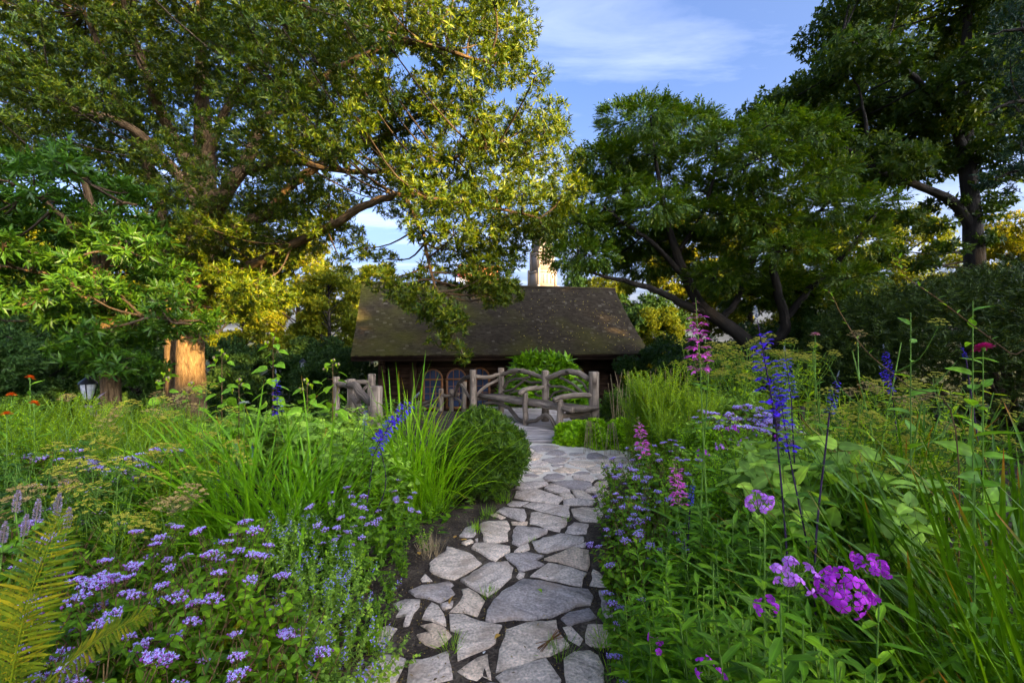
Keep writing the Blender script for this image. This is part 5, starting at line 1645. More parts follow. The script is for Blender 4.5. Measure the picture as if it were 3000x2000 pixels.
for px, d, s in ((1795, 2.95, .8), (1800, 3.3, .85), (1805, 2.5, .75), (1825, 2.15, .8), (1835, 1.9, .75), (1850, 1.62, .75), (1800, 3.7, .8), (1810, 4.1, .8), (1830, 2.75, 1.0), (1860, 3.05, 1.05), (1850, 3.4, 1.0), (1880, 3.75, 1.0), (1930, 3.3, 1.1), (1960, 2.9, 1.1), (1860, 2.35, .95), (1900, 2.0, .9), (1870, 1.75, .8), (1990, 3.7, 1.1), (1880, 4.3, .95), (1960, 4.4, 1.0), (1830, 1.55, .6), (1985, 2.35, 1.0), (1905, 2.6, 1.0)):
    place(MISTP[rng.integers(0, 4)] if d > 2.3 else MISTL[rng.integers(0, 3)], 'mistflower', RM, 'flower', on_ground(px, d), rng.uniform(0, 6.28), s * .95, 'mistflowers along the right path edge', MIST, keep=.22, hs=.8)
for px, d, s in ((2160, 4.2, 1.35), (2230, 4.5, 1.35), (2100, 4.6, 1.3), (2300, 4.0, 1.35), (2180, 5.0, 1.4)):
    place(MISTP[rng.integers(0, 4)], 'mistflower', 'distant mistflower in the middle of the right bed', 'flower', on_ground(px, d), rng.uniform(0, 6.28), s, 'mistflowers in the middle of the right bed', MIST, keep=.5, hs=1.1)
for px, d, s in ((330, 2.95, 1.25), (420, 3.0, 1.3), (250, 2.95, 1.25), (480, 3.2, 1.3), (160, 3.1, 1.35), (60, 3.2, 1.4)):
    place(MISTP[rng.integers(0, 4)], 'mistflower', 'mistflower among the yellow fennel umbels', 'flower', on_ground(px, d), rng.uniform(0, 6.28), s, 'mistflowers among the fennel', MIST, keep=.25, hs=1.0)

# catmint mounds beside the first stones
CATP = [mkherb(M['stem'], M['cat_leaf'], .34, 26, .24, .04, T_OVA, .024, .72, .022, 2, 15, branch=2, bL=.8, sr=.002) for _ in range(2)]


def catmint_flowers(seed, tips):
    r = np.random.default_rng(seed); g = G()
    for p_, d_ in tips:
        if r.uniform() < .28:
            m = 14; P = p_ - d_ * r.uniform(0, .05, (m, 1)) + r.normal(0, .005, (m, 3))
            inst(g, T_OVA, P, r.normal(0, 1, (m, 3)) + (0, 0, .4), UP, .007, .006)
    return g.mesh('florets', M['violet_tiny'])


for c_ in CATP:
    c_.extra = (catmint_flowers(3, c_.tips),)
for px, d, s, lab in ((1010, 1.75, 1.05, 'grey green catmint mound at the lower left path edge'), (985, 2.1, 1.05, 'grey green catmint mound between mistflowers and the first stones'), (930, 2.4, 1.1, 'pale catmint mound below the iris clump'), (830, 2.75, 1.25, 'pale catmint sprig at the foot of the iris clump'), (960, 1.5, .9, 'catmint mound at the bottom edge of the picture')):
    place(CATP[rng.integers(0, 2)], 'catmint', lab, 'herb', on_ground(px, d), rng.uniform(0, 6.28), s)


for px, d, s_ in ((1215, 3.55, .5), (1265, 3.75, .48), (1300, 4.0, .45), (1240, 3.3, .36), (1175, 3.2, .5), (1330, 4.15, .4), (1150, 2.62, .46), (1112, 2.4, .42), (1190, 2.9, .45), (1085, 2.2, .4)):
    place(MISTL[rng.integers(0, 3)], 'ground_ivy', 'low green heart leaved plant at the path edge below the yew', 'herb', on_ground(px, d), rng.uniform(0, 6.28), s_, 'low plants at the left path edge')

# ferns -----------------------------------------------------------
def frond(seed, mat, Lf=.55, curl=.35):
    r = np.random.default_rng(seed); g = G()
    t = np.linspace(0, 1, 14)
    C = np.stack([t * Lf * .75, 0 * t, Lf * (t * .8 - curl * t * t)], 1)
    tube(g, C, np.linspace(.003, .0008, 14), 4, 1, False)
    m = 36; tt = np.linspace(.10, .985, m)
    P = np.stack([np.interp(tt, t, C[:, k]) for k in range(3)], 1); T = nrm(np.stack([np.interp(tt, t, nrm(np.gradient(C, axis=0))[:, k]) for k in range(3)], 1))
    Nn = np.cross(T, [0, 1.0, 0])
    for s in (-1, 1):
        ln = .13 * Lf / .55 * np.sin(np.clip(tt * .9 + .10, 0, 1) * math.pi) ** .75 + .008
        X = T * .24 + np.array([0, s, 0]) + r.normal(0, .05, (m, 3)) - Nn * .12
        # every pinna carries its own small lobes
        for j in range(7):
            f = (j + .3) / 7
            for q in (-1, 1):
                inst(g, T_DIA, P + nrm(X) * (ln * f)[:, None], nrm(X) * .75 + q * T * .8, -Nn, np.minimum(ln * .16, .0095) * (1.05 - f * .75), np.minimum(ln * .09, .0055), 0)
        inst(g, T_LAN, P, X, -Nn, ln, ln * .085, 0)
    return g.mesh('frond', [mat, M['fern']])


FR = [frond(k, M['fern'], .55, .25 + .2 * k) for k in range(2)]; FRD = [frond(5, M['fern_dry'], .42, .6)]


def fern(label, loc, n, s, az=None, dry=0, el=0.0):
    t = thing('fern', label, 'fern', loc, 0, None)
    for k in range(n):
        a = (k * 6.28 / n + rng.uniform(-.3, .3)) if az is None else az[k]
        link('frond', FR[rng.integers(0, 2)], t, (0, 0, 0), (rng.uniform(-.2, .2), rng.uniform(-.5, .2) + el, a), s * rng.uniform(.85, 1.15))
    for k in range(dry):
        o = link('frond', FRD[0], t, (0, 0, 0), (0, .1, rng.uniform(0, 6.28)), s); o['label'] = 'withered brown frond'
    return t


p = at(20, 1760, 1.2)
fr0 = thing('fern', 'upright yellow green fern frond at the lower left edge', 'fern', (p[0], p[1], 0))
link('frond', FR[0], fr0, (0, 0, .52), (0, math.radians(-38), math.radians(82)), 1.0)
link('frond', FR[1], fr0, (.03, -.02, .50), (0, math.radians(-8), math.radians(35)), .8); link('frond', FR[1], fr0, (-.02, 0, .50), (0, math.radians(-18), math.radians(140)), .85)
link('frond', FR[1], fr0, (.02, -.05, .46), (0, math.radians(4), math.radians(-5)), .7)
o = link('frond', FRD[0], fr0, (-.02, -.06, .50), (0, 0, math.radians(-20)), .8); o['label'] = 'withered brown frond'
g = G()
for q_ in ((0, 0, .52), (.03, -.02, .5), (-.02, 0, .5), (.02, -.05, .46)):
    tube(g, [(q_[0] * .2, q_[1] * .2, 0), (q_[0] * .6, q_[1] * .6, .25), q_], .004, 5, 0, False)
link('stalk', g.mesh('stalk', M['fern']), fr0)
fern('arching yellow green fern among the mistflowers at lower left', on_ground(230, 1.6), 6, .85, dry=1)
fern('low fern at the bottom left corner under the leaves', on_ground(60, 1.25), 6, .75, dry=1)
fern('half brown fern among the mistflower heads', on_ground(470, 1.75), 5, .95, dry=3)
fern('small fern in the mistflower drift near the catmint', on_ground(660, 1.72), 4, .8, dry=1)

# fennel -----------------------------------------------------------
def fennel_proto(seed, h):
    r = np.random.default_rng(seed); gs, gl, tips = G(), G(), []
    for s in range(3):
        a = r.uniform(0, 6.28); tip = np.array([math.cos(a) * .12, math.sin(a) * .12, h * r.uniform(.75, 1)])
        C = smooth_poly(np.array([[0, 0, 0], tip * (.35, .35, .55), tip]), 4); tube(gs, C, np.linspace(.005, .002, len(C)), 5, 0, False)
        tips.append((C[-1], nrm(C[-1] - C[-2])))
        for q in range(4):
            f = r.uniform(.45, .9); bp = C[int(f * (len(C) - 1))]; az = r.uniform(0, 6.28); bl = h * .22
            e = bp + np.array([math.cos(az) * bl * .8, math.sin(az) * bl * .8, bl * .7])
            B = smooth_poly(np.array([bp, bp + (e - bp) * (.6, .6, .35), e]), 3); tube(gs, B, np.linspace(.003, .0013, len(B)), 4, 0, False)
            tips.append((B[-1], nrm(B[-1] - B[-2])))
        m = 150; tt = r.uniform(.1, .8, m); P = np.stack([np.interp(tt, np.linspace(0, 1, len(C)), C[:, k]) for k in range(3)], 1)
        P = P + r.normal(0, .05, (m, 3)); inst(gl, T_NEEDLE, P, r.normal(0, 1, (m, 3)) + (0, 0, .5), r.normal(0, 1, (m, 3)), .07, .0022)
    return Proto(gs.mesh('stem', M['stem']), gl.mesh('foliage', M['lime_leaf']), tips)


FEN = [fennel_proto(k, 1.0) for k in range(3)]
FG = 'yellow fennel umbels across the left bed'
for px, py, d, dry in ((300, 1330, 2.5, 0), (430, 1260, 3.0, 0), (480, 1330, 2.7, 0), (330, 1420, 2.3, 0), (230, 1290, 3.1, 0), (560, 1260, 3.3, 0), (400, 1190, 3.6, 0), (560, 1190, 3.7, 0), (640, 1280, 3.1, 0), (180, 1350, 2.6, 0), (120, 1300, 3.2, 1), (500, 1430, 2.6, 1), (260, 1200, 3.7, 1), (340, 1200, 3.9, 1), (100, 1390, 2.4, 1), (430, 1220, 4.0, 0), (520, 1180, 4.2, 1)):
    q = at(px, py, d); h = q[2] * 1.12
    place(FEN[rng.integers(0, 3)], 'fennel', 'tall fennel with browning seed umbels in the left bed' if dry else 'tall fennel with flat yellow umbels in the left bed', 'herb', on_ground(px, d), rng.uniform(0, 6.28), h * 1.0, FG, UMBD if dry else UMB, headname='umbel', hs=.85 / max(h, .5), keep=.30, spin=True)
for px, py, d, dry, lab in ((2430, 1000, 2.6, 1, 'fennel with dry umbels left of the clipped yew'), (2540, 985, 2.5, 0, 'fennel with greenish umbels against the dark yew'), (2620, 1010, 2.4, 1, 'spindly fennel with red brown seed umbels before the yew'), (2400, 1080, 2.7, 0, 'fennel with yellow umbel right of the tall blue salvia'), (2480, 1140, 2.6, 1, 'low browned fennel above the iris leaves')):
    q = at(px, py, d)
    place(FEN[rng.integers(0, 3)], 'fennel', lab, 'herb', on_ground(px, d), rng.uniform(0, 6.28), q[2], None, UMBD if dry else UMB, headname='umbel', hs=.62 / q[2], keep=.45)

# patrinia: airy yellow clouds
PATP = []
for k in range(2):
    gs, gl, tips = herb(rng, .9, 7, .2, .05, T_LAN, .09, .3, .09, 2, 20, branch=4, bL=.4)
    PATP.append(Proto(gs.mesh('stem', M['stem']), gl.mesh('foliage', M['lime_leaf']), tips))
for px, py, d in ((2120, 1000, 6.2), (2180, 985, 6.0), (2060, 1030, 6.5), (2240, 1010, 6.1), (2300, 1030, 5.8), (2150, 1060, 5.6), (2350, 1000, 6.4)):
    q = at(px, py, d); place(PATP[rng.integers(0, 2)], 'patrinia', 'airy yellow flowered clump in the middle of the right bed', 'flower', on_ground(px, d), rng.uniform(0, 6.28), q[2] / .9, 'yellow clumps behind the salvias', UMB, headname='umbel', hs=.7, keep=.36)
for px, py, d in ((2560, 1180, 3.0), (2640, 1160, 2.8), (2720, 1180, 2.7), (2600, 1240, 2.6), (2690, 1250, 2.5), (2530, 1290, 2.7), (2800, 1090, 2.9), (2640, 1310, 2.4)):
    q = at(px, py, d); place(PATP[rng.integers(0, 2)], 'patrinia', 'yellow flowered clump behind the iris leaves at right', 'flower', on_ground(px, d), rng.uniform(0, 6.28), q[2] / .9, 'yellow clumps behind the iris', UMB, headname='umbel', hs=.5, keep=.36)

# leafy fillers ------------------------------------------------------
ASTER = [mkherb(M['stem'], M['aster_leaf'], .75, 12, .22, .03, T_LAN, .085, .24, .035, 2, 8, zmin=.15) for _ in range(2)]
for px, py, d in ((40, 1360, 2.75), (140, 1350, 2.8), (230, 1380, 2.75), (-60, 1340, 2.9), (80, 1330, 3.1), (200, 1330, 3.3), (310, 1360, 3.3), (-30, 1420, 2.5), (380, 1390, 2.9), (60, 1430, 2.35), (170, 1440, 2.4), (270, 1450, 2.45)):
    q = at(px, py, d) * (1, 1, 1.12); place(ASTER[rng.integers(0, 2)], 'aster', 'dark leafy aster clump at the left edge behind the hyssop', 'flower', on_ground(px, d), rng.uniform(0, 6.28), q[2] / .75, 'aster clumps at the left', MIST, keep=.12, hs=.7)
GOLD = [mkherb(M['stem'], M['lime_leaf'], .9, 15, .22, .05, T_LAN, .06, .13, .02, 3, 30, branch=4, bL=.6) for _ in range(2)]
for px, py, d in ((120, 1205, 3.7), (200, 1195, 3.9), (290, 1200, 4.2), (40, 1215, 3.8), (370, 1205, 4.4), (250, 1235, 3.6), (460, 1205, 4.6), (-30, 1200, 3.9), (90, 1240, 3.3), (170, 1270, 3.2), (330, 1270, 3.4), (410, 1240, 3.9), (20, 1280, 3.0), (540, 1215, 4.4)):
    q = at(px, py, d) * (1, 1, 1.1); place(GOLD[rng.integers(0, 2)], 'goldenrod', 'feathery lime green goldenrod behind the fennel', 'herb', on_ground(px, d), rng.uniform(0, 6.28), q[2] / .9, 'feathery lime clumps at the left')
for px, py, d in ((1880, 1090, 5.6), (1930, 1070, 5.3), (1980, 1110, 5.4), (1850, 1160, 5.8), (2030, 1160, 5.0), (1960, 1190, 4.9)):
    q = at(px, py, d); place(GOLD[rng.integers(0, 2)], 'coreopsis', 'feathery bright green stems right of the bench', 'herb', on_ground(px, d), rng.uniform(0, 6.28), q[2] / .9, 'feathery clumps right of the bench')
SAGE = [mkherb(M['stem'], M['sage_leaf'], .8, 11, .22, .05, T_OVA, .135, .6, .075, 2, 14, branch=2, bL=.7) for _ in range(3)]
for px, py, d in ((900, 1240, 4.0), (980, 1235, 4.1), (1060, 1250, 4.2), (1120, 1290, 3.9), (1000, 1290, 3.7), (860, 1215, 4.5), (760, 1215, 4.6), (680, 1225, 4.5), (600, 1220, 4.6), (930, 1200, 4.9), (1090, 1210, 4.9), (1020, 1190, 5.2), (1150, 1330, 3.7), (520, 1220, 4.9), (820, 1180, 5.3), (700, 1190, 5.2)):
    q = at(px, py, d); place(SAGE[rng.integers(0, 3)], 'salvia', 'pale grey green salvia foliage behind the iris clump', 'herb', on_ground(px, d), rng.uniform(0, 6.28), q[2] / .8, 'pale salvia foliage in the left bed')
for px, py, d in ((2080, 1150, 5.2), (2150, 1140, 5.5), (2220, 1170, 5.0), (2040, 1220, 4.7), (2120, 1210, 4.7), (2200, 1240, 4.4), (2280, 1200, 4.6), (2010, 1300, 4.5), (2080, 1300, 4.2), (2350, 1180, 4.4), (2380, 1280, 3.7)):
    q = at(px, py, d); place((SAGE + GOLD)[rng.integers(0, 5)], 'salvia', 'leafy green clump in the middle of the right bed', 'herb', on_ground(px, d), rng.uniform(0, 6.28), q[2] / .85, 'leafy clumps of the right bed')
for px, py, d in ((2350, 1330, 2.2), (2420, 1290, 2.3), (2290, 1370, 2.3), (2310, 1290, 2.7), (2260, 1300, 2.9), (2450, 1360, 2.0)):
    q = at(px, py, d); place(SAGE[rng.integers(0, 3)], 'salvia', 'broad leaved pale salvia left of the iris blades', 'herb', on_ground(px, d), rng.uniform(0, 6.28), q[2] / .8, 'broad pale salvia at the right')

LUSH = [mkherb(M['stem'], M['mint_leaf'], .7, 13, .24, .05, T_LAN, .085, .36, .04, 2, 25, branch=2, bL=.7) for _ in range(2)]
for px, py, d in ((1900, 1240, 5.4), (1960, 1250, 5.0), (2040, 1260, 4.6), (2110, 1250, 4.4), (1930, 1320, 4.6), (2000, 1340, 4.1), (2090, 1340, 3.7), (2180, 1320, 3.6), (2260, 1340, 3.3), (2150, 1390, 3.1), (2050, 1410, 3.2), (1960, 1400, 3.5), (2240, 1270, 4.0), (2330, 1250, 3.8), (1890, 1300, 5.0)):
    q = at(px, py, d); place(LUSH[rng.integers(0, 2)], 'bee_balm', 'lush bright green leafy plant in right bed', 'herb', on_ground(px, d), rng.uniform(0, 6.28), q[2] / .68, 'lush green plants of the right bed')
for px, py, d in ((560, 1300, 3.9), (640, 1260, 4.2), (480, 1330, 3.6), (1100, 1390, 3.6), (1160, 1400, 3.9), (400, 1300, 3.8), (1060, 1460, 3.4)):
    q = at(px, py, d); place(LUSH[rng.integers(0, 2)], 'bee_balm', 'lush green leafy plant near the left iris clump', 'herb', on_ground(px, d), rng.uniform(0, 6.28), q[2] / .68, 'lush green plants of the left bed')

# phlox ---------------------------------------------------------------
PHX = [mkherb(M['stem'], M['phlox_leaf'], .8, 9, .17, .03, T_LAN, .115, .27, .045, 2, 18, zmin=.1) for _ in range(3)]
PG = 'leafy phlox clumps in the right bed'
for px, py, d in ((1880, 1760, 1.55), (1960, 1640, 1.75), (2050, 1560, 1.85), (2140, 1500, 1.95), (2030, 1680, 1.5), (1960, 1850, 1.35), (2080, 1800, 1.3), (2160, 1640, 1.6), (2240, 1540, 1.8), (2120, 1440, 2.3), (2030, 1450, 2.6), (2220, 1420, 2.4), (2180, 1760, 1.35), (2280, 1680, 1.5), (2050, 1900, 1.2), (2200, 1880, 1.15), (2330, 1850, 1.15), (1960, 1530, 2.2), (2120, 1560, 2.0), (2350, 1560, 1.7), (2480, 1900, 1.2), (2620, 1930, 1.3), (2850, 1700, 1.7), (2940, 1600, 1.8), (2760, 1820, 1.5), (2900, 1860, 1.4)):
    q = at(px, py, d); place(PHX[rng.integers(0, 3)], 'phlox', 'leafy dark green phlox without blooms in the right bed', 'flower', on_ground(px, d), rng.uniform(0, 6.28), q[2] / .8, PG)


def bloom_phlox(label, px, py, d, n, rad, mat, stems=1, hs=1.0):
    """single flowering phlox: stem, paired leaves and a dome of separate blooms"""
    q = at(px, py, d); h = q[2]; b = on_ground(px, d)
    gs, gl, tips = herb(rng, h - .03, 2, .03, .01, T_LAN, .11, .26, .05, 2, 20, zmin=.3)
    t = thing('phlox', label, 'flower', b)
    c = np.array([0, 0, h])
    for k in range(n):
        a = k * 2.4; u = (k + .5) / n
        v = np.array([math.cos(a) * math.sqrt(1 - (1 - 1.35 * u) ** 2 if u < .99 else .3), math.sin(a) * math.sqrt(1 - (1 - 1.35 * u) ** 2 if u < .99 else .3), 1 - 1.35 * u])
        p_ = c + v * rad * np.array([1.15, 1.15, .95]) * rng.uniform(.8, 1.1) + rng.normal(0, .005, 3)
        tube(gs, np.array([c - (0, 0, rad * .9), c * .5 + p_ * .5 - (0, 0, rad * .3), p_ - v * .012]), [.0016, .0011, .0009], 4, 0, False)
        link('bloom', mat[0], t, p_, rot_to(nrm(v + rng.normal(0, .32, 3)), rng.uniform(0, 6.28)), hs * rng.uniform(.62, .88))
    link('stem', gs.mesh('stem', M['stem']), t)
    stuffpart(link('foliage', gl.mesh('foliage', M['phlox_leaf']), t))


bloom_phlox('tall phlox with pale violet pink bloom dome beside the salvia leaves', 2222, 1475, 1.15, 13, .030, PHL)
bloom_phlox('phlox with pale pink blooms left of the magenta phlox', 2325, 1690, .95, 13, .036, PHL)
bloom_phlox('phlox with large magenta bloom dome at lower right', 2470, 1745, .92, 26, .046, PHD, hs=1.1)
bloom_phlox('magenta pink phlox half hidden by iris blades', 2548, 1655, 1.05, 11, .032, PHD)
bloom_phlox('small magenta phlox at the bottom right of the path', 2075, 1960, 1.15, 6, .028, PHD)
bloom_phlox('small magenta phlox sprig below the pale phlox', 2250, 1790, 1.05, 7, .03, PHD)
bloom_phlox('single magenta phlox sprig in the lower right leaves', 1920, 1890, 1.35, 4, .022, PHD)
for k, (px, py, d) in enumerate(((2145, 1260, 3.3), (2180, 1300, 3.1), (2060, 1330, 3.4), (2110, 1310, 3.5), (2290, 1290, 3.2), (2330, 1300, 3.1))):
    bloom_phlox('small distant pink phlox in the middle of the right bed', px, py, d, 7, .04, PHL if k % 2 else PHD, hs=1.2)
    pass

# pink agastache and blue salvias -------------------------------------
def spike_plant(name, label, px0, py0, px1, py1, d, spike, hspike, leafm=None, cat='flower', stemm=None, group=None, leafs=6, base=None):
    """stem leans from its foot to the spike; spike base at (px1,py1), tip at (px0,py0)"""
    tip = at(px0, py0, d); sb_ = at(px1, py1, d)
    L = np.linalg.norm(tip - sb_); dirv = nrm(tip - sb_)
    foot = on_ground(*base) if base else np.array([sb_[0] - dirv[0] * .25, d + .05, float(gz(sb_[0], d))])
    t = thing(name, label, cat, foot, 0, group)
    g = G(); C = smooth_poly(np.array([[0, 0, 0], (sb_ - foot) * .5 + rng.normal(0, .04, 3), sb_ - foot]), 5)
    tube(g, C, np.linspace(.005, .003, len(C)), 5, 0, False); link('stem', g.mesh('stem', stemm or M['stem'], True), t)
    o = link('spike', spike, t, tuple(sb_ - foot), rot_to(dirv, rng.uniform(0, 6.28)), L / hspike)
    g = G(); m = leafs; f = np.linspace(.35, .95, m); P = np.stack([np.interp(f, np.linspace(0, 1, len(C)), C[:, k]) for k in range(3)], 1)
    for s in (0, math.pi):
        a = np.arange(m) * 1.57 + s + .4
        inst(g, T_OVA, P, np.stack([np.cos(a), np.sin(a), 0 * a + .25], 1), UP, .075, .038)
    stuffpart(link('foliage', g.mesh('foliage', leafm or M['hib_leaf']), t))


spike_plant('agastache', 'tall bright pink agastache spike above the right bed', 2038, 872, 2052, 1090, 2.0, AGA[0], .30, base=(2110, 2.0))
spike_plant('agastache', 'pink agastache spike at the right path bend', 1868, 1215, 1886, 1335, 3.6, AGA[1], .30)
spike_plant('agastache', 'faded pink agastache spike left of the purple salvia sprig', 1975, 1335, 1990, 1480, 2.3, AGA[0], .30)
spike_plant('agastache', 'short pink agastache below the tall pink spike', 2072, 1060, 2075, 1095, 2.05, AGA[1], .30)
spike_plant('salvia', 'tallest blue violet salvia spike in the right bed', 2218, 935, 2272, 1230, 1.75, SAL[0], .34, stemm=M['stem_dark'], base=(2335, 1.75))
spike_plant('salvia', 'blue salvia spike leaning right behind the tallest one', 2300, 1030, 2318, 1170, 2.3, SAL[1], .34, stemm=M['stem_dark'])
spike_plant('salvia', 'short blue salvia spike right of the tallest one', 2455, 1100, 2430, 1210, 1.7, SAL[2], .34, stemm=M['stem_dark'], base=(2410, 1.7))
spike_plant('salvia', 'low blue salvia spike against the tallest one', 2278, 1110, 2310, 1320, 1.85, SAL[1], .34, stemm=M['stem_dark'])
spike_plant('salvia', 'drooping dark purple salvia sprig in the right bed', 2030, 1410, 2022, 1480, 2.2, SAL[2], .34, stemm=M['stem_dark'])
spike_plant('salvia', 'blue salvia spike before the yew at right', 2590, 1020, 2610, 1110, 2.7, SAL[0], .34, stemm=M['stem_dark'])
spike_plant('salvia', 'blue salvia spike in the yellow clump at right', 2580, 1080, 2615, 1150, 2.5, SAL[1], .34, stemm=M['stem_dark'])
spike_plant('salvia', 'blue salvia spike left of the magenta zinnia', 2815, 1010, 2830, 1050, 2.3, SAL[2], .34, stemm=M['stem_dark'])
spike_plant('salvia', 'long violet salvia spike leaning right across the grass clump', 1215, 1165, 1110, 1290, 3.4, SAL[0], .34, stemm=M['stem_dark'])
spike_plant('salvia', 'blue salvia spike before the rustic fence', 1072, 1195, 1068, 1245, 3.7, SAL[1], .34, stemm=M['stem_dark'])
spike_plant('salvia', 'thin violet salvia spike crossing the first', 1165, 1195, 1095, 1330, 3.3, SAL[2], .34, stemm=M['stem_dark'])
spike_plant('salvia', 'faint violet salvia spike before the asphalt walk', 808, 1095, 814, 1215, 4.2, SAL[1], .34, stemm=M['stem_dark'])
for px, py, d, s in ((640, 1370, 3.3, 1), (690, 1290, 3.6, 1), (740, 1300, 3.6, 1), (660, 1420, 3.1, 1)):
    spike_plant('salvia', 'small blue salvia sprig in the left bed by the iris', px, py, px + 4, py + 40, d, SAL[2], .34, stemm=M['stem_dark'], group='blue sprigs by the left iris')
for px, py, d, lab in ((45, 1430, 1.95, 'hyssop spike at far left edge, brownish lavender'), (105, 1455, 1.9, 'short lavender hyssop spike beside the fern'), (165, 1440, 1.9, 'lavender hyssop spike, second from the fern'), (195, 1480, 1.8, 'leaning lavender hyssop spike nearest the mistflowers'), (8, 1520, 1.8, 'hyssop spike cut by the left edge'), (70, 1500, 1.75, 'low hyssop spike behind the fern tip')):
    spike_plant('hyssop', lab, px + 10, py, px, py + 70, d, HYS[rng.integers(0, 2)], .11)
for px, py, d in ((280, 1340, 3.0), (300, 1370, 2.9), (260, 1380, 2.9)):
    spike_plant('hyssop', 'pale lavender hyssop among the fennel umbels', px, py, px, py + 50, d, HYS[0], .11, group='hyssop among the fennel')


# orange flowers, hibiscus and other tall plants ----------------------
def tall_plant(name, label, px, py, d, heads, hs, leaf_tpl_, leafL, leafW, leafm, nleaf, elev=20, foot=None, stemm=None, cat='flower', headname='flower_head', bend=0.0, zmin=.35, separate=True, heads_at=((0, 0),)):
    tip = at(px, py, d); ft = on_ground(*(foot or (px, d)))
    t = thing(name, label, cat, ft)
    C = smooth_poly(np.array([[0, 0, 0], (tip - ft) * (.5 + bend, .5, .5), tip - ft]), 6)
    g = G(); tube(g, C, np.linspace(.0022, .0011, len(C)) * (1 + .45 * d), 6, 0, False); link('stem', g.mesh('stem', stemm or M['stem'], True), t)
    for k in range(nleaf):
        f = zmin + (1 - zmin) * (k + .3) / nleaf
        p_ = np.array([np.interp(f, np.linspace(0, 1, len(C)), C[:, j]) for j in range(3)])
        a = k * 2.4 + rng.normal(0, .3); e = math.radians(elev + rng.normal(0, 12))
        X = np.array([math.cos(a) * math.cos(e), math.sin(a) * math.cos(e), math.sin(e)])
        pet = leafL * .45 if leaf_tpl_ is T_HEART else 0.0
        ll = leafL * rng.uniform(.75, 1.15) * (1.0 if f < .8 else .65)
        g = G()
        if pet:
            tube(g, [(0, 0, 0), X * pet * .5, X * pet], [.002, .0016, .0014], 4, 1, False)
        dn = X + np.array([0, 0, -.55 if pet else -.15])
        inst(g, leaf_tpl_, [X * pet], dn, UP + rng.normal(0, .35, 3) + (0, -.25, 0), ll, ll * leafW)
        link('leaf', g.mesh('leaf', [leafm, stemm or M['stem']]), t, p_)
    for hx, hz in heads_at:
        if heads:
            link(headname, heads[rng.integers(0, len(heads))], t, C[-1] + np.array([hx, 0, hz]), (rng.uniform(-.5, .1), rng.uniform(-.2, .2), 0), hs)
    return t


for px, py, d, lab in ((88, 1107, 3.2, 'tallest orange flower at the far left'), (33, 1157, 3.2, 'orange flower left of the tallest one'), (100, 1182, 3.0, 'lower orange flower right of the others'), (20, 1213, 2.9, 'lowest orange flower at the left edge')):
    tall_plant('zinnia', lab, px, py, d, ZIN, 1.15, T_LAN, .13, .24, M['hib_leaf'], 12, 35, zmin=.3)


def hib_bud(seed):
    r = np.random.default_rng(seed); g = G()
    for k in range(5):
        c = r.normal(0, .022, 3) * (1, 1, .6) + (0, 0, .02)
        lathe(g, [(.002, -.014), (.012, -.006), (.013, .004), (.006, .014), (.0005, .018)], 7, 1 if k % 2 else 0, c)
        tube(g, [(0, 0, -.02), c - (0, 0, .01)], [.002, .0016], 4, 0, False)
    return g.mesh('seed_pod', [M['lime_leaf'], M['dry']])


HIB = [hib_bud(1), hib_bud(2)]
for px, py, d, n, lab in ((650, 1035, 4.6, 15, 'tall hibiscus with heart leaves in front of the great oak trunk'), (800, 985, 4.7, 20, 'tallest hibiscus with seed pods before the asphalt walk'), (975, 1060, 4.8, 16, 'hibiscus with red stem beside the rustic fence'), (560, 1130, 4.4, 14, 'short hibiscus below the great oak trunk'), (700, 1120, 4.2, 14, 'hibiscus with broad leaves behind the white flower'), (900, 1120, 4.5, 14, 'hibiscus with yellow green leaves left of the fence'), (480, 1100, 5.0, 12, 'dim hibiscus left of the great oak trunk')):
    tall_plant('hibiscus', lab, px, py, d, HIB, 1.0, T_HEART, .14, .82, M['hib_leaf'], n, 15, headname='seed_pod', stemm=M['stem_red'], zmin=.4, heads_at=((0, 0), (.05, -.05), (-.06, -.09)))
tall_plant('hibiscus', 'white hibiscus bloom before the asphalt walk', 715, 1180, 4.1, WHT, 1.1, T_HEART, .11, .8, M['hib_leaf'], 8, 15)
tall_plant('castor_plant', 'purple leaved plant before the park lantern', 280, 1170, 4.6, None, 1, T_LAN, .26, .32, M['purple_leaf'], 7, 25, stemm=M['stem_red'], zmin=.75)
tall_plant('castor_plant', 'second purple leaved plant left of the lantern', 245, 1215, 4.4, None, 1, T_LAN, .22, .34, M['purple_leaf'], 6, 20, stemm=M['stem_red'], zmin=.75)
tall_plant('zinnia', 'magenta zinnia at the right edge before the yew', 2880, 1020, 1.9, ZMG, 1.0, T_OVA, .11, .5, M['hib_leaf'], 10, 30)
tall_plant('sunflower_stalk', 'upright stalk with large paired leaves before the yew', 2850, 880, 1.9, None, 1, T_OVA, .13, .42, M['hib_leaf'], 14, 22, zmin=.45)
tall_plant('sunflower_stalk', 'thin stalk with few leaves left of the large one', 2668, 915, 2.1, None, 1, T_OVA, .10, .45, M['hib_leaf'], 10, 25, zmin=.5)
tall_plant('phlox', 'upright leafy phlox stalk at the lower right edge', 2855, 1390, 1.35, None, 1, T_LAN, .085, .3, M['phlox_leaf'], 34, 12, zmin=.15)
tall_plant('phlox', 'bright tipped phlox stalk under the pale phlox dome', 2240, 1520, 1.12, None, 1, T_LAN, .075, .3, M['mist_leaf'], 34, 25, zmin=.15)
tall_plant('phlox', 'short bright phlox shoot in the lower right bed', 2090, 1650, 1.3, None, 1, T_LAN, .075, .3, M['mist_leaf'], 28, 25, zmin=.2)
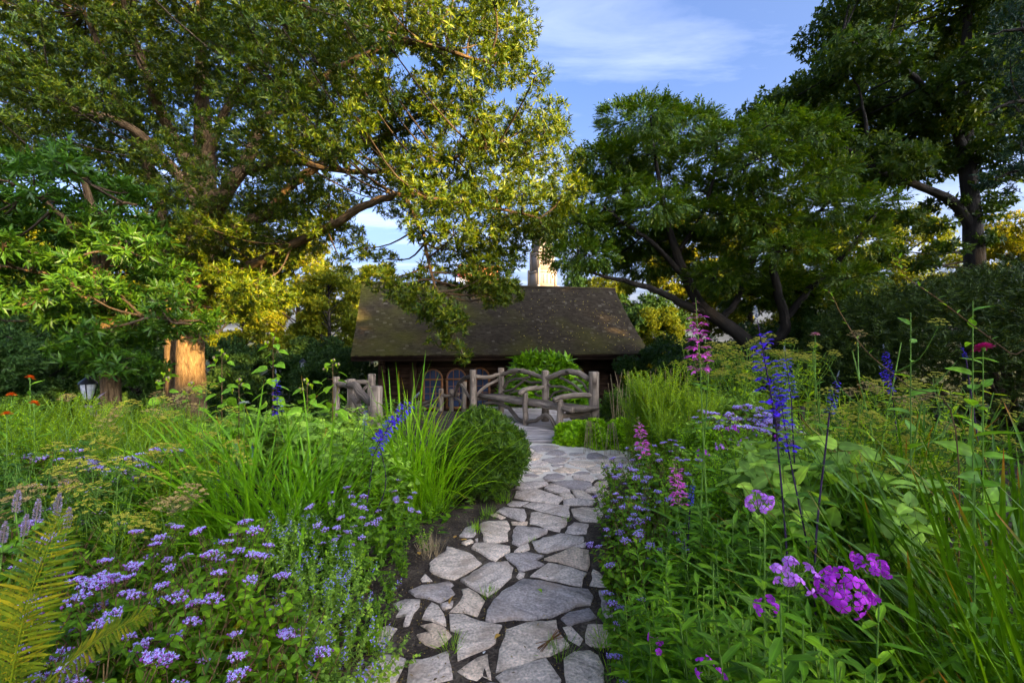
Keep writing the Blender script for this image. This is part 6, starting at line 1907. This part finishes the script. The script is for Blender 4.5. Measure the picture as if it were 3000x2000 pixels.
tall_plant('zinnia', 'pale pink flower beside the dry fennel umbels', 2388, 980, 3.0, [daisy_head(M['pink_calyx'], M['pink'], 8, .03, 3)], 1.0, T_OVA, .1, .4, M['hib_leaf'], 8, 25)


def arching(label, pts, r0, mat, leafm, L, n):
    P = np.array([at(*p) for p in pts]); b = P[0].copy(); b[2] = float(gz(b[0], b[1]))
    t = thing('arching_stem', label, 'stem', b)
    C = smooth_poly(np.vstack([[b], P]) - b, 6); g = G(); tube(g, C, np.linspace(r0, r0 * .35, len(C)), 5, 0, False); link('stem', g.mesh('stem', mat, True), t)
    f = np.linspace(.35, .98, n)
    for k, ff in enumerate(f):
        p_ = np.array([np.interp(ff, np.linspace(0, 1, len(C)), C[:, j]) for j in range(3)]); a = k * 2.4
        g = G(); inst(g, T_LAN, [[0, 0, 0]], [(math.cos(a), math.sin(a) * .4, .5)], UP, L, L * .28); link('leaf', g.mesh('leaf', leafm), t, p_)


arching('long purple stem arching up to the left across the yew', [(3060, 1110, 1.7), (2960, 1035, 1.75), (2840, 945, 1.8), (2740, 870, 1.85), (2660, 815, 1.9), (2636, 780, 1.9), (2634, 755, 1.9)], .0028, M['stem_red'], M['hib_leaf'], .035, 16)
arching('thin grey stem rising left over the fennel', [(2800, 1260, 1.9), (2660, 1130, 2.0), (2540, 1030, 2.05), (2470, 930, 2.1), (2440, 870, 2.1), (2425, 852, 2.1)], .0028, M['stem_red'], M['hib_leaf'], .03, 10)

# bare dry twigs behind the right bed
for k, (px, py, d) in enumerate(((1800, 1110, 7.2), (1840, 1085, 7.0), (1870, 1100, 6.9), (1960, 1090, 6.8), (2070, 1080, 6.4), (2090, 1070, 6.4), (1820, 1130, 7.0), (1900, 1085, 6.9), (2010, 1090, 6.6))):
    q = at(px, py, d); b = on_ground(px, d); t = thing('dry_stalk', 'bare pale dry stalk right of the bench', 'stalk', b, 0, 'dry stalks right of the bench')
    g = G()
    for s in range(4):
        e = q - b + rng.normal(0, .09, 3) * (1, 1, .8); tube(g, smooth_poly(np.array([[0, 0, 0], e * .55 + rng.normal(0, .03, 3), e]), 4), np.linspace(.007, .003, 9), 5, 0, False)
    link('stem', g.mesh('stem', M['dry']), t)
for px, d, lab in ((1790, 6.05, 'straw coloured hanging stems over the herb mound'), (1730, 6.2, 'thin straw stems over the left herb mound')):
    b = on_ground(px, d); t = thing('dry_stalk', lab, 'stalk', b); g = G()
    for s in range(9):
        a = rng.normal(0, .05, 2); tube(g, smooth_poly(np.array([[a[0] * .5, 0, .34], [a[0], a[1] - .04, .42], [a[0] * 1.6, a[1] - .10, .2], [a[0] * 2, a[1] - .12, .03]]), 4), .0028, 4, 0, False)
    link('stem', g.mesh('stem', M['dry']), t)
for px, py, d, lab in ((2272, 1195, 3.7, 'dark wooden stake behind the blue salvia'), (2345, 1190, 4.1, 'thin leaning wooden stake right of the dark one')):
    b = on_ground(px, d); q = at(px, py, d); t = thing('garden_stake', lab, 'stake', b); g = G(); tube(g, [(0, 0, -.1), (.0, 0, (q[2]) * .5), (.01, 0, q[2])], [.03, .029, .026], 7, 0, True, .05); link('post', g.mesh('post', M['bark_dark']), t)
    g = G(); tube(g, [(0.0, 0, q[2] * .8), (0.0, 0, q[2] * .8 + .02)], .032, 7, 0, False); link('tie', g.mesh('tie', M['dry']), t)


# blades: iris and grass clumps ---------------------------------------
def blade_mesh(seed, bend, mat, kink=False, seg=9, fold=.22):
    """unit blade rising from the origin and bending toward +x; width 1/40 of length"""
    r = np.random.default_rng(seed); t = np.linspace(0, 1, seg)
    th = np.concatenate([[0], np.cumsum(bend * (t[1:] ** 1.3) * 2 / seg)])
    if kink:
        th = th + 1.1 * sstep(.52, .6, t)
    x = np.concatenate([[0], np.cumsum(np.sin(th[:-1]) / (seg - 1))]); z = np.concatenate([[0], np.cumsum(np.cos(th[:-1]) / (seg - 1))])
    w = np.array([.55, .9, 1, 1, .98, .92, .8, .55, .04]) if seg == 9 else np.interp(t, [0, .2, .7, 1], [.6, 1, .9, .04])
    y = w * .5
    tw = r.uniform(-.5, .5) * t
    V = []
    for k in range(seg):
        for q in (-1, 0, 1):
            V.append((x[k] - q * y[k] * math.sin(tw[k]) * .03 - (abs(q) - .5) * fold * y[k] * .03 * 1.0, q * y[k] * math.cos(tw[k]) * .03, z[k]))
    V = np.array(V); f = []
    for k in range(seg - 1):
        b = 3 * k; f += [(b, b + 1, b + 4, b + 3), (b + 1, b + 2, b + 5, b + 4)]
    uv = np.stack([np.tile([0, .5, 1], seg), np.repeat(t, 3)], 1)
    g = G(); g.add(V, [np.array(f)], 0, uv)
    return g.mesh('blade', mat, True)


def blade_set(mat):
    return [blade_mesh(k, b, mat, kk) for k, (b, kk) in enumerate(((.15, 0), (.3, 0), (.5, 0), (.8, 0), (1.3, 0), (2.0, 0), (.35, 1), (.1, 0)))]


BL, GR, DK = blade_set(M['blade']), blade_set(M['grass_blade']), blade_set(M['dark_blade'])


def clump(name, label, loc, n, h, spread, lean, meshes, wid, az0=None, azs=3.2, weights=None, r=rng, cat='plant'):
    t = thing(name, label, cat, loc)
    for k in range(n):
        a = r.uniform(0, 6.28) if az0 is None else r.normal(az0, azs)
        rr = spread * math.sqrt(r.uniform(0, 1)); pa = r.uniform(0, 6.28)
        i = r.choice(len(meshes), p=weights)
        le = abs(r.normal(lean, lean * .55))
        o = link('blade', meshes[i], t, (math.cos(pa) * rr, math.sin(pa) * rr, -.01), (0, le, a))
        hh = h * r.uniform(.55, 1.08)
        o.scale = (hh, hh * wid / .03 / h * r.uniform(.75, 1.2), hh)
    return t


UPW = [.25, .25, .2, .12, .06, .03, .05, .04]
ARC = [.08, .12, .2, .25, .2, .1, .03, .02]
clump('iris_clump', 'large clump of upright green iris blades in the left bed', on_ground(815, 3.25), 260, 1.25, .34, .66, BL, .020, weights=UPW)
clump('iris_clump', 'iris blades leaning left beside the large clump', on_ground(690, 3.1), 90, 1.1, .18, .8, BL, .020, az0=math.pi, azs=.7, weights=UPW)
clump('grass_clump', 'fine bright green grass clump beside the yew mound', on_ground(1240, 3.95), 240, 1.05, .2, .45, GR, .012, weights=ARC)
clump('iris_clump', 'tall thin blades rising before the dark cottage wall', on_ground(1190, 4.4), 26, 1.35, .14, .14, BL, .018, weights=UPW)
clump('iris_clump', 'dark iris blades sweeping up left at the lower right', np.array([1.75, 1.35, 0]), 150, 1.22, .30, .62, DK, .020, az0=math.radians(170), azs=.55, weights=UPW)
clump('iris_clump', 'long iris blades sweeping left across the magenta phlox', np.array([1.35, .98, 0]), 70, 1.1, .2, .72, DK, .020, az0=math.radians(172), azs=.5, weights=UPW)
clump('iris_clump', 'iris blades fanning up behind the magenta phlox', np.array([1.75, 1.75, 0]), 110, 1.22, .3, .52, DK, .020, az0=math.radians(165), azs=.6, weights=UPW)
clump('iris_clump', 'iris blades leaning left in the middle of the right bed', np.array([1.32, 1.38, 0]), 70, 1.1, .2, .55, DK, .019, az0=math.radians(170), azs=.6, weights=UPW)
clump('iris_clump', 'upright dark iris blades at the right edge', np.array([2.45, 2.25, 0]), 120, 1.22, .5, .16, DK, .022, weights=UPW)
clump('iris_clump', 'iris blades arching from the bottom right corner', np.array([1.25, .85, 0]), 14, 1.15, .10, .9, DK, .022, az0=math.radians(165), azs=.5, weights=ARC)

# grass tufts and fallen leaves on the path -----------------------------
for k, (px, py, n, h, lab) in enumerate(((1430, 1752, 22, .075, 'green grass tuft between stones left of the largest stone'), (1322, 1908, 18, .09, 'grassy tuft beside the pale tan stone'), (1640, 1925, 26, .11, 'dark grass tuft right of the blue stone'), (1770, 1895, 26, .10, 'grass tuft before the rounded tan stone'), (1795, 1970, 30, .10, 'mossy tuft between the right edge stones'), (1260, 1630, 46, .15, 'dry grass tuft at the left path edge'), (1430, 1520, 34, .12, 'grass tuft under the yew at the path edge'), (1475, 1475, 40, .14, 'grass fringe below the yew mound'), (1105, 1900, 34, .13, 'grass tuft under the catmint'), (1660, 1528, 10, .05, 'tiny tuft beside the trapezoid stone'), (1560, 1588, 10, .05, 'tiny yellow tuft at a stone joint'), (1395, 1560, 26, .10, 'grass fringe at the left path edge below the yew'))):
    d = CAMZ * F / (py - 1000)
    t = thing('grass_tuft', lab, 'grass', on_ground(px, d)); g = G()
    m = n * 2; a = rng.uniform(0, 6.28, m); rr = h * .45 * np.sqrt(rng.uniform(0, 1, m))
    inst(g, leaf_tpl([.3, .7], [.5, .35], [0, -.12], 0), np.stack([np.cos(a) * rr, np.sin(a) * rr, 0 * a], 1), np.stack([np.cos(a) * .6, np.sin(a) * .6, 0 * a + 1], 1) + rng.normal(0, .3, (m, 3)), np.stack([np.cos(a), np.sin(a), 0 * a], 1), h * rng.uniform(.6, 1.2, m), .0035)
    stuffpart(link('blades', g.mesh('blades', M['grass_blade'] if 'dry' not in lab else M['dry']), t))
for k, (px, py, lab) in enumerate(((1578, 1730, 'green leaf lying on the largest stone'), (1315, 1775, 'red brown dead leaf between the small stones'), (1464, 1863, 'dead leaf beside the tan stone'), (1350, 1585, 'orange dead leaf at the left path edge'), (1330, 1580, 'curled orange leaf pair at the left path edge'), (1230, 1628, 'yellow leaf on the soil at the left path edge'), (1765, 1655, 'orange dead leaf under the right edge plants'), (1415, 1920, 'pale petal on the blue triangular stone'))):
    d = (CAMZ - .035) * F / (py - 1000); q = on_ground(px, d)
    g = G(); sz = .05 if k != 7 else .02
    inst(g, T_OVA, [[0, 0, 0]], [(rng.normal(), rng.normal(), .15)], UP, sz, sz * .5)
    tag(link('fallen_leaf', g.mesh('fallen_leaf', M['mint_leaf'] if k == 0 else M['white'] if k == 7 else M['fallen']), None, (q[0], q[1], .046)), lab, 'leaf')
for k in range(1):
    q = on_ground(1610, CAMZ * F / 905); t = thing('dry_twigs', 'reddish dry twigs lying on the blue stone', 'twigs', (q[0], q[1], .04)); g = G()
    for s in range(8):
        a = rng.normal(.75, .18); tube(g, [(-.07 * math.cos(a), -.10 * math.sin(a), rng.uniform(0, .01)), (.07 * math.cos(a), .10 * math.sin(a), rng.uniform(0, .02))], .002, 4, 0, False)
    link('stem', g.mesh('stem', M['fern_dry']), t)

# small pebbles and crumbs in the soil joints; low ground cover under the beds
def litter():
    n = 1500
    py = rng.uniform(1440, 2010, n); px = rng.uniform(1040, 1860, n); d = CAMZ * F / (py - 1000)
    P = np.stack([(px - 1500) / F * d, d, np.full(n, .013)], 1)
    V = np.array([(1, 0, 0), (-1, 0, 0), (0, 1, 0), (0, -1, 0), (0, 0, .7), (0, 0, -.7)], float)
    Fc = np.array([(0, 2, 4), (2, 1, 4), (1, 3, 4), (3, 0, 4), (2, 0, 5), (1, 2, 5), (3, 1, 5), (0, 3, 5)])
    s = rng.uniform(.0015, .006, n); a = rng.uniform(0, 3, n)
    R = np.stack([np.stack([np.cos(a), -np.sin(a), 0 * a], 1), np.stack([np.sin(a), np.cos(a), 0 * a], 1), np.stack([0 * a, 0 * a, 1 + 0 * a], 1)], 1)
    VV = P[:, None] + np.einsum('nij,kj->nki', R, V) * s[:, None, None]
    g = G(); g.add(VV.reshape(-1, 3), [(Fc[None] + (np.arange(n) * 6)[:, None, None]).reshape(-1, 3)])
    tag(link('gravel', g.mesh('gravel', leaf_mat('grit', [(.06, .045, .035), (.16, .13, .10), (.3, .27, .24)], 0, .9, .2))), 'fine grit and crumbs in the soil joints of the path', 'gravel', kind='stuff')


litter()
g = G(); n_ = 420
py_ = rng.uniform(1430, 2000, n_); px_ = np.where(rng.uniform(0, 1, n_) < .6, rng.uniform(1040, 1330, n_) + (2000 - py_) * .25, rng.uniform(1250, 1850, n_)); d_ = (CAMZ - .02) * F / (py_ - 1000)
inst(g, T_DIA, np.stack([(px_ - 1500) / F * d_, d_, rng.uniform(.016, .03, n_)], 1), np.stack([rng.normal(0, 1, n_), rng.normal(0, 1, n_), rng.normal(0, .2, n_)], 1), UP + rng.normal(0, .3, (n_, 3)), rng.uniform(.008, .026, n_), rng.uniform(.003, .010, n_))
tag(link('leaf_litter', g.mesh('leaf_litter', leaf_mat('path_litter', [(.10, .06, .03), (.24, .15, .07), (.38, .27, .12), (.30, .28, .08)], .1, .8, .1, warm=False))), 'dry leaf crumbs scattered over the path and its soil edge', 'leaves', kind='stuff')


def ground_cover():
    g = G(); n = 30000
    x = rng.uniform(-7, 7, n); y = rng.uniform(.9, 11, n)
    left = np.interp(y, [0, 2, 2.4, 3, 3.6, 4.5, 6.5, 9.6, 11], [-.60, -.66, -.70, -.62, -.42, -.12, -.9, -1.9, -3]) - .06
    right = np.interp(y, [0, 2, 2.7, 3.5, 4.5, 5.5, 6.4, 7.2, 9.6, 11], [.5, .58, .72, .80, 1.1, 1.55, 1.2, 1.2, 1.5, 1.0]) + .06
    ok = (x < left) | (x > right)
    x, y = x[ok], y[ok]; n = len(x)
    h = rng.uniform(.02, .30, n) * np.clip((np.minimum(np.abs(x - np.interp(y, [0, 11], [0, 0])), 9)) * .6, .35, 1)
    P = np.stack([x, y, gz(x, y) + h], 1)
    a = rng.uniform(0, 6.28, n)
    inst(g, T_OVA, P, np.stack([np.cos(a), np.sin(a), rng.normal(.1, .35, n)], 1), UP + rng.normal(0, .3, (n, 3)), rng.uniform(.05, .10, n), rng.uniform(.025, .05, n))
    tag(link('ground_cover', g.mesh('ground_cover', leaf_mat('ground_cover_leaf', [(.03, .10, .014), (.05, .14, .018), (.09, .19, .022)], .35, .5, .3))), 'low leafy ground cover filling the beds', 'ground cover', kind='stuff')


ground_cover()

# ------------------------------------------------------------------ labels: say which one of a group
ORD = ['first', 'second', 'third', 'fourth', 'fifth', 'sixth', 'seventh', 'eighth', 'ninth', 'tenth', 'eleventh', 'twelfth', 'thirteenth', 'fourteenth']


def single_out():
    by = {}
    for o in list(COL.objects):
        if o.parent is None and 'label' in o and o.location.y > 0.5:
            by.setdefault(o['label'], []).append(o)
    for lab, L in by.items():
        if len(L) < 2:
            continue
        L.sort(key=lambda o: o.location.y)
        rows = max(1, round(len(L) / 8)) if len(L) > 9 else 1
        names = {1: [''], 2: ['front row', 'back row'], 3: ['front row', 'middle row', 'back row']}.get(rows, ['nearest row', 'second row', 'third row', 'fourth row', 'farthest row'][:rows])
        size = math.ceil(len(L) / rows)
        for k in range(rows):
            R = sorted(L[k * size:(k + 1) * size], key=lambda o: o.location.x / o.location.y)
            for i, o in enumerate(R):
                where = f'{ORD[min(i, 13)]} from left' if i < len(R) - 1 else 'rightmost'
                lab = ' '.join(lab.split()[:16 - len((where + ' in ' + names[k]).split())]) if len(lab.split()) + len((where + ' in ' + names[k]).split()) > 16 else lab
                o['label'] = lab + ', ' + (where + ' in ' + names[k] if names[k] else where)


single_out()
